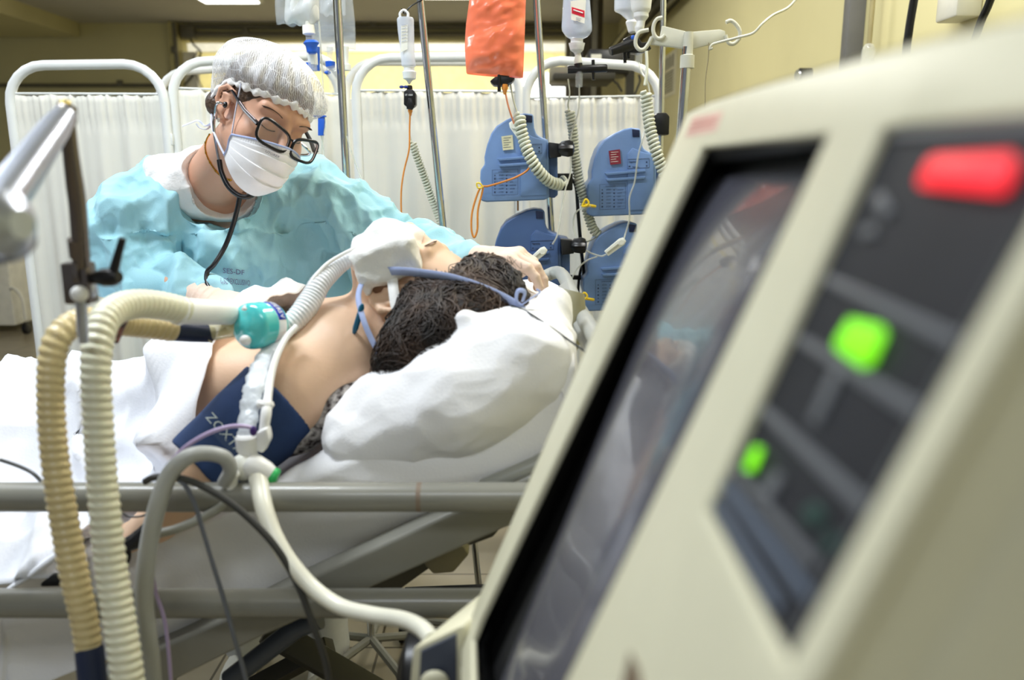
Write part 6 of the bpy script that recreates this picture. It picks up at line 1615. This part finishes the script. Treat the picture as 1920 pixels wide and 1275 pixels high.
# grey clamp behind the neck, blue syringe bit
r = empty('line_manifold', P(612, 572, 1.5)); tag(r, 'small clear and grey line manifold on the far side of the neck', 'manifold')
MB().lathe(P(606, 545, 1.5), (0, 0, -1), [(0, .004), (.004, .006), (.03, .006), (.034, .010), (.040, .010)], 12).build('port', mat('clear_blue', (150, 160, 210), rough=.2, alpha=.6), r)
MB().box(P(614, 575, 1.5), (.030, .02, .016)).build('body', mat('grey_plastic', (120, 124, 128), rough=.4), r, bevel=.003)
MB().tube(PP((598, 565, 1.5), (628, 578, 1.5)), .004, 8).build('bar', MATS['clear_blue'], r)
r = empty('equipment_handle', P(655, 550, 2.05)); tag(r, 'black slotted bracket behind the patient\'s neck', 'bracket')  # equipment handle: black grip with two chrome slots
MB().box(P(655, 555, 2.05), (.020, .02, .075)).build('grip', M_bk, r, bevel=.003)
for y_ in (540, 555): MB().box(P(656, y_, 2.037), (.006, .004, .015)).build('slot', M_chr, r, bevel=.001)

# ================================================================== BREATHING CIRCUIT IN THE FOREGROUND
M_hoseY = mat('yellowed_hose', (208, 190, 142), rough=0.35, var=0.08, vscale=14, spec=0.6, sss=0.1)
M_hoseW = mat('cream_hose', (226, 224, 200), rough=0.35, var=0.04, vscale=10, spec=0.6, sss=0.1)
M_wht = mat('soft_white_plastic', (240, 240, 238), rough=0.35)
M_navy = mat('navy_rubber', (26, 36, 62), rough=0.5)
def corrugated(path, r, pitch, amp, m, name, parent, spiral=True):
    pts = resample(catmull(PP(*path), 12), pitch / 8); rs = []; d = 0
    rr = r if hasattr(r, '__len__') else [r, r]
    n = len(pts)
    for i in range(n):
        if i: d += (pts[i] - pts[i - 1]).length
        t = i / (n - 1) * (len(rr) - 1); k = min(int(t), len(rr) - 2); base = rr[k] * (1 - (t - k)) + rr[k + 1] * (t - k)
        rs.append(base * (1 + amp * (abs(cos(pi * d / pitch)) ** 1.6 - 0.5) * 2))
    mb = MB(); fr_ = frames(pts); seg = 28; vs = []; 
    d = 0
    for i in range(n):
        if i: d += (pts[i] - pts[i - 1]).length
        t_, U, V = fr_[i]; t = i / (n - 1) * (len(rr) - 1); k = min(int(t), len(rr) - 2); base = rr[k] * (1 - (t - k)) + rr[k + 1] * (t - k)
        for j in range(seg):
            a = 2 * pi * j / seg; q = base * (1 + amp * (abs(cos(pi * (d + (j / seg * pitch if spiral else 0)) / pitch)) ** 1.6 - 0.5) * 2)
            vs.append(pts[i] + (U * cos(a) + V * sin(a)) * q)
    fs = [(i * seg + k, i * seg + (k + 1) % seg, (i + 1) * seg + (k + 1) % seg, (i + 1) * seg + k) for i in range(n - 1) for k in range(seg)]
    fs += [tuple(range(seg))[::-1], tuple((n - 1) * seg + k for k in range(seg))]
    mb.add(vs, fs); return mb.build(name, m, parent, smooth=180)
hb_ = empty('breathing_hose', P(240, 580, 0.98)); tag(hb_, 'cream corrugated breathing hose arching over to the turquoise filter by a white cuff', 'hose')
corrugated([(345, 583, 1.06), (300, 573, 1.02), (258, 570, .98), (222, 578, .94), (196, 600, .90), (184, 640, .875), (180, 700, .86), (184, 790, .85), (190, 880, .84), (198, 970, .83), (208, 1060, .82), (222, 1150, .81), (234, 1230, .80), (246, 1330, .79)],
           [PR(50, 340, 580, 1.06), PR(52, 258, 575, .98), PR(53, 190, 700, .86), PR(53, 190, 900, .84), PR(56, 220, 1150, .81), PR(58, 240, 1300, .79)], .0100, .060, M_hoseW, 'hose', hb_)
MB().lathe(P(330, 582, 1.05), P(428, 588, 1.12) - P(330, 582, 1.05), [(0, PR(54, 340, 580, 1.05)), (.006, PR(56, 340, 580, 1.05)), (.012, PR(50, 340, 580, 1.06)), (.05, PR(47, 380, 580, 1.1)), (.088, PR(42, 420, 590, 1.12)), (.092, PR(36, 420, 590, 1.12))], 28).build('cuff', M_wht, hb_)
ha_ = empty('breathing_hose', P(150, 600, 0.92)); tag(ha_, 'yellowed corrugated breathing hose, its navy cuffs showing at the filter and below', 'hose')
corrugated([(325, 618, 1.09), (280, 612, 1.06), (232, 606, 1.02), (190, 602, .97), (150, 603, .92), (118, 622, .89), (100, 660, .875), (95, 730, .865), (99, 820, .855), (110, 910, .845), (125, 1000, .835), (142, 1090, .825), (158, 1160, .82), (168, 1225, .815)],
           [PR(44, 325, 618, 1.09), PR(45, 280, 612, 1.06), PR(46, 150, 603, .92), PR(48, 95, 730, .865), PR(50, 110, 910, .845), PR(46, 168, 1225, .81)], .0096, .060, M_hoseY, 'hose', ha_)
MB().lathe(P(320, 617, 1.09), P(392, 626, 1.13) - P(320, 617, 1.09), [(0, PR(42, 330, 618, 1.09)), (.004, PR(44, 330, 618, 1.09)), (.030, PR(40, 340, 620, 1.1)), (.060, PR(32, 380, 624, 1.12)), (.062, PR(28, 380, 624, 1.12))], 24).build('cuff', M_navy, ha_)
MB().lathe(P(167, 1212, .815), P(178, 1330, .80) - P(167, 1212, .815), [(0, PR(46, 168, 1220, .81)), (.004, PR(50, 168, 1220, .81)), (.08, PR(50, 168, 1220, .81))], 24).build('cuff', M_navy, ha_)
# Y piece
M_amb = mat('amber_clear', (226, 216, 170), rough=0.12, alpha=0.60, spec=0.9)
yp = empty('y_connector', P(420, 612, 1.13)); tag(yp, 'clear amber Y connector joining both hoses to the turquoise filter', 'connector')
MB().lathe(P(388, 626, 1.13), P(445, 612, 1.135) - P(388, 626, 1.13), [(0, .012), (.003, .015), (.006, .012), (.026, .013), (.045, .016)], 20).build('branch', M_amb, yp)
MB().lathe(P(424, 590, 1.13), P(444, 604, 1.135) - P(424, 590, 1.13), [(0, .014), (.004, .017), (.012, .015), (.022, .017)], 20).build('branch', M_amb, yp)
# filter
fl = empty('breathing_filter', P(470, 612, 1.14)); tag(fl, 'round turquoise breathing filter with a white plug and blue lettered band', 'filter')
ax = Vector((0.42, 0.90, -0.10)).normalized()
c0 = P(468, 612, 1.115); R0 = PR(88, 468, 612, 1.12)
M_turq = mat('turquoise_plastic', (84, 206, 206), rough=0.18, var=0.04, alpha=0.97, spec=0.8, coat=0.5)
MB().lathe(c0 - ax * .014, ax, [(.004, R0 * .30), (.005, R0 * .35), (.007, R0 * .60), (.010, R0 * .86), (.014, R0 * .97), (.018, R0), (.034, R0), (.036, R0 * 1.02), (.038, R0)], 48).build('shell', M_turq, fl, smooth=50)
MB().lathe(c0 + ax * .024, ax, [(0, R0 * .97), (.001, R0 * .985), (.017, R0 * .97), (.018, R0 * .95)], 48).build('band', mat('white_band', (226, 230, 234), rough=.3), fl, smooth=50)
MB().lathe(c0 + ax * .041, ax, [(0, R0 * .95), (.002, R0 * .96), (.008, R0 * .85), (.014, R0 * .55), (.018, R0 * .36), (.034, R0 * .34)], 48).build('shell', M_turq, fl, smooth=50)
U_ = ax.cross(Vector((0, 0, 1))).normalized(); V_ = U_.cross(ax)
if U_.y > 0: U_ = -U_
g = MB(); n = 14
def bp(a, t, k=1.0): return c0 + ax * t + (U_ * cos(a) + V_ * sin(a)) * R0 * k
g.grid(lambda u, v: bp(radians(18 + 85 * u), .0255 + .0150 * v, .993), 20, 1)
g.build('blue_label', mat('label_blue', (24, 60, 190), rough=.3), fl, smooth=180, solid=.0004)
for i, chh in enumerate('INTERSV'):
    a = radians(92 - 10 * i); o = bp(a, .029, 1.0); nrm = (U_ * cos(a) + V_ * sin(a)); td = (U_ * sin(a) - V_ * cos(a))
    text_mesh(chh, o + nrm * .0006, td, ax, .011, MATS['white_print'], fl, name='letter')
MB().ball(P(460, 638, 1.096), (.0085, .006, .0075), 16).build('plug', M_wht, fl)
MB().ball(P(458, 579, 1.098), (.004, .003, .003), 10).build('port_stud', M_wht, fl)
# catheter mount up to the mouth
M_cm = mat('translucent_mount', (236, 238, 240), rough=0.3, alpha=0.80, spec=0.7)
cm = empty('catheter_mount', P(590, 560, 1.25)); tag(cm, 'translucent corrugated mount rising from the filter to the patient\'s mouth', 'breathing tube')
corrugated([(512, 632, 1.165), (540, 612, 1.18), (566, 586, 1.20), (584, 560, 1.22), (600, 532, 1.24), (625, 506, 1.27), (652, 487, 1.29), (684, 470, 1.31)], [PR(34, 520, 620, 1.17), PR(44, 560, 590, 1.2), PR(36, 600, 540, 1.24), PR(24, 684, 470, 1.31)], .006, .045, M_cm, 'mount', cm)
MB().tube(catmull(PP((684, 470, 1.31), (705, 462, 1.30), (728, 460, 1.29)), 6), [PR(26, 700, 462, 1.3), PR(22, 728, 460, 1.3)], 16).build('elbow', M_wp, cm)
MB().tube(catmull(PP((576, 545, 1.22), (590, 520, 1.23), (612, 496, 1.25), (640, 478, 1.27), (676, 461, 1.29), (700, 456, 1.29)), 8), .0030, 10).build('side_tube', M_wht, cm)
# suction sleeve and white tube
sl = empty('suction_catheter', P(470, 740, 1.05)); tag(sl, 'clear wrinkled suction sleeve hanging from the filter to white connectors', 'suction catheter')
slp = [(528, 628, 1.15), (505, 655, 1.12), (488, 690, 1.08), (476, 730, 1.04), (468, 770, 1.02), (463, 805, 1.0), (462, 835, .995)]
pts = resample(catmull(PP(*slp), 10), .004)
MB().tube(pts, [PR(36, 500, 650, 1.12) * (1 + .10 * sin(i * 1.1) + .06 * sin(i * 2.9)) * (0.8 + .3 * sin(pi * i / len(pts))) for i in range(len(pts))], 16, flat=.5).build('sleeve', mat('sleeve_film', (232, 238, 244), rough=.2, alpha=.72, spec=.8, bump=.5, bscale=60), sl, smooth=180)
MB().tube(catmull(PP((556, 612, 1.14), (536, 634, 1.12), (520, 665, 1.09), (508, 705, 1.06), (502, 745, 1.03), (499, 775, 1.01), (494, 810, 1.0)), 10), [.0042, .0048, .0050, .0054, .0058, .0072, .0060], 14).build('white_tube', M_wht, sl)
MB().lathe(P(500, 752, 1.022), P(498, 764, 1.02) - P(500, 752, 1.022), [(0, .009), (.004, .011), (.009, .009)], 16).build('tube_ring', M_wht, sl)
MB().ball(P(488, 758, 1.018), .006, 12).build('tube_plug', M_wht, sl)
cn = empty('suction_connector', P(475, 880, .99)); tag(cn, 'cluster of white connectors with a green cap resting at the upper rail', 'connector')
MB().lathe(P(462, 815, .995), (0.03, 0, -1), [(0, .012), (.003, .0145), (.020, .0145), (.024, .012), (.044, .012), (.050, .015)], 20).build('socket', M_wht, cn)
MB().prism(PP((478, 812, .99), (500, 802, .99), (505, 826, .99), (492, 852, .99), (478, 846, .99)), (0, .02, 0)).build('wedge', M_wht, cn, bevel=.004)
MB().ball(P(457, 877, .985), (.017, .015, .019), 20).build('valve_body', M_wp, cn)
MB().lathe(P(462, 868, .985), P(510, 892, .985) - P(462, 868, .985), [(0, .014), (.010, .017), (.028, .015), (.036, .012)], 20).build('neck', M_wht, cn)
MB().lathe(P(503, 890, .985), P(520, 897, .985) - P(503, 890, .985), [(0, .010), (.001, .0125), (.010, .0125), (.013, .010)], 20).build('green_cap', mat('green_cap', (46, 176, 92), rough=.35), cn)
MB().lathe(P(437, 884, .965), P(431, 928, .965) - P(437, 884, .965), [(0, .007), (.003, .009), (.008, .0075), (.026, .0075), (.029, .006)], 16).build('spigot', M_wht, cn)
wt = empty('suction_tube', P(560, 1060, .93)); tag(wt, 'thick white suction tube sweeping from the green-capped connector to the ventilator', 'tube')
MB().tube(catmull(PP((480, 880, .985), (488, 915, .965), (496, 955, .94), (515, 1005, .92), (545, 1055, .905), (590, 1105, .89), (640, 1138, .87), (700, 1153, .84), (755, 1162, .80), (790, 1178, .76), (810, 1200, .735)), 12), [.0120, .0122, .0115, .0105, .0100, .0098, .0096, .0094, .0092, .0090, .0088], 18).build('tube', M_hoseW if False else mat('ivory_tube', (228, 226, 210), rough=.3, spec=.6), wt)
# lilac line
ll = empty('lilac_line', P(350, 830, .96)); tag(ll, 'thin lilac tube arching over the navy cuff and down past both rails', 'tube')
MB().tube(catmull(PP((478, 806, .985), (462, 800, .98), (430, 800, .97), (385, 815, .96), (340, 845, .95), (310, 885, .94), (298, 930, .935), (290, 1000, .93), (285, 1060, .925), (292, 1110, .92), (308, 1160, .915), (316, 1220, .91), (322, 1300, .91)), 10), [.0028] * 5 + [.0024] * 8, 10).build('tube', mat('lilac_tube', (186, 168, 208), rough=.35), ll)
MB().ball(P(475, 808, .983), (.005, .005, .007), 10).build('purple_tip', mat('purple_tip', (62, 34, 110)), ll)
# grey looped tube and cables
tag(MB().tube(catmull(PP((420, 905, .96), (432, 880, .95), (420, 858, .94), (385, 850, .93), (350, 858, .92), (318, 890, .915), (298, 940, .905), (283, 1000, .90), (273, 1070, .89), (271, 1130, .885), (278, 1190, .88), (284, 1240, .88), (290, 1330, .875)), 12), [.0085, .0090, .0092, .0095, .0100, .0105, .0108, .0108, .0108, .0106, .0105, .0105, .0105], 18).build('grey_tube', mat('grey_tubing', (172, 174, 172), rough=.35)), 'thick grey tube looping over the upper rail and hanging down', 'tube')
tag(MB().tube(catmull(PP((430, 935, .955), (408, 955, .95), (370, 975, .95), (330, 992, .945), (300, 1000, .94), (285, 1010, .935)), 10), .0058, 12).build('grey_tube', mat('grey_tube_2', (160, 160, 150), rough=.4)), 'thinner grey tube curving below the upper rail to the left', 'tube')
M_cab = mat('dark_cable', (62, 62, 60), rough=.4)
tag(MB().tube(catmull(PP((272, 903, .93), (290, 895, .925), (325, 895, .92), (365, 905, .915), (420, 935, .91), (470, 975, .905), (520, 1030, .90), (560, 1100, .895), (590, 1180, .89), (610, 1240, .89), (622, 1310, .89)), 10), .0044, 10).build('cable', M_cab), 'dark cable arching over the upper rail and falling to the lower right', 'cable')
tag(MB().tube(catmull(PP((320, 893, .92), (345, 908, .915), (365, 945, .91), (382, 1000, .905), (400, 1060, .90), (420, 1125, .895), (438, 1190, .89), (455, 1250, .89), (470, 1310, .89)), 10), .0028, 10).build('cable', mat('slate_cable', (98, 102, 110), rough=.4)), 'thin grey cable falling from the rail top between the tube loop and the dark cable', 'cable')
tag(MB().tube(catmull(PP((0, 862, 1.0), (30, 872, 1.0), (58, 885, .99), (75, 900, .985), (82, 910, .98)), 8), .0025, 8).build('cable', M_cab), 'dark cable lying on the cover sheet at the far left', 'cable')
tag(MB().tube(catmull(PP((215, 958, .99), (232, 968, .99), (262, 972, .99), (285, 962, .99)), 8).copy() if False else catmull(PP((222, 955, 1.0), (240, 968, 1.0), (265, 968, 1.0), (280, 960, 1.0)), 8), .0014, 8).build('wire', M_cab), 'short thin dark wire under the upper rail, right of the cream hose', 'wire')
tag(MB().tube(catmull(PP((280, 985, 1.0), (262, 1008, 1.0), (240, 1020, 1.0), (222, 1020, 1.0)), 8), [.008, .012, .010, .006], 10).tube(catmull(PP((225, 1012, 1.0), (238, 1025, 1.0), (240, 1045, 1.0), (232, 1065, 1.0)), 8), .004, 8).build('cable_clip', M_bk), 'dark clip and cable end hanging behind the cream hose between the rails', 'clip')
lc_ = MB().prism(PP((75, 1095, 1.0), (95, 1080, 1.0), (118, 1078, 1.0), (120, 1100, 1.0), (76, 1101, 1.0)), (0, .01, 0))
tag(lc_.build('plug', M_bk, bevel=.002), 'small black plug just above the lower rail at the left', 'plug')
tag(MB().tube(catmull(PP((10, 1108, 1.0), (45, 1085, 1.0), (80, 1060, 1.0), (115, 1035, 1.0)), 8), [.004, .009, .011, .012], 12, flat=.5).build('white_strap', M_cover), 'folded white strap slanting up between the rails at the far left', 'strap')
# ------------------------------------------------ support arm
M_brush = mat('brushed_steel', (186, 192, 206), rough=.28, metal=.85)
M_brn = mat('worn_chrome', (128, 118, 112), rough=.25, metal=.9)
arm = empty('hose_support_arm', P(150, 560, .88)); tag(arm, 'jointed steel support arm holding the hoses, blurred at the left edge', 'support arm')
MB().lathe(P(-70, 480, .50), P(122, 214, .80) - P(-70, 480, .50), [(0, .0155), (.002, .0165), (.10, .0155), (.28, .0128), ((P(122, 214, .80) - P(-70, 480, .50)).length, .0100)], 28).build('upper_arm', M_brush, arm)
MB().lathe(P(124, 196, .80), P(124, 232, .80) - P(124, 196, .80), [(0, .007), (.002, .0095), (.017, .0095), (.019, .007)], 18).build('joint', M_brn, arm)
MB().ball(P(121, 194, .80), (.006, .006, .004), 12).build('joint_cap', mat('brass', (190, 170, 90), metal=.8, rough=.3), arm)
MB().tube(catmull(PP((126, 215, .80), (133, 290, .81), (141, 350, .82), (146, 390, .825), (150, 450, .83), (153, 500, .835)), 8), [.0065, .0075, .0085, .0085, .0085, .0085], 18).build('lower_arm', M_brn, arm)
MB().tube(PP((146, 448, .83), (150, 482, .835)), .0100, 18).build('sleeve', M_brn, arm)
MB().lathe(P(18, 420, .52), Vector((1, -.25, 0)), [(-.028, .016), (-.024, .021), (.0, .022), (.004, .018), (.010, .010)], 28).build('elbow_joint', M_brush, arm)
MB().prism([P(-60, 400, .53), P(22, 400, .53), P(32, 470, .53), P(-5, 500, .53), P(-60, 500, .53)], (0, .03, 0)).build('elbow_block', mat('dark_joint', (84, 90, 104), metal=.6, rough=.35), arm, bevel=.006)
MB().box(P(150, 530, .84), (.028, .022, .044)).build('clamp_block', mat('clamp_steel', (112, 104, 100), metal=.8, rough=.3), arm, bevel=.003)
MB().box(P(142, 512, .826), (.006, .004, .02)).build('clamp_screw', M_brn, arm, bevel=.001)
MB().box(P(170, 545, .84), (.010, .012, .014)).build('clamp_foot', M_brush, arm, bevel=.002)
lv = MB().lathe(P(174, 521, .835), P(234, 519, .825) - P(174, 521, .835), [(0, .006), (.006, .007), (.014, .0095), (.026, .0095), (.033, .006)], 18).build('lever_hub', M_bk, arm)
MB().tube(PP((212, 512, .828), (222, 475, .828), (230, 447, .828)), [.0052, .0042, .0036], 12).build('lever', M_bk, arm)
MB().ball(P(149, 551, .825), .0088, 18).build('ball', M_wht, arm)
MB().tube(PP((152, 555, .83), (155, 620, .835), (157, 640, .84)), [.0060, .0056, .0050], 14).build('stem', M_brush, arm)
tag(MB().box(P(222, 612, .95), (.014, .006, .040), Matrix.Rotation(radians(28), 3, 'Y')).build('striped_tag', mat('striped_tag', (176, 120, 116), rough=.6, rgb2=(70, 66, 70), vscale=160)), 'small red and dark striped tag hanging between the two hoses', 'tag')
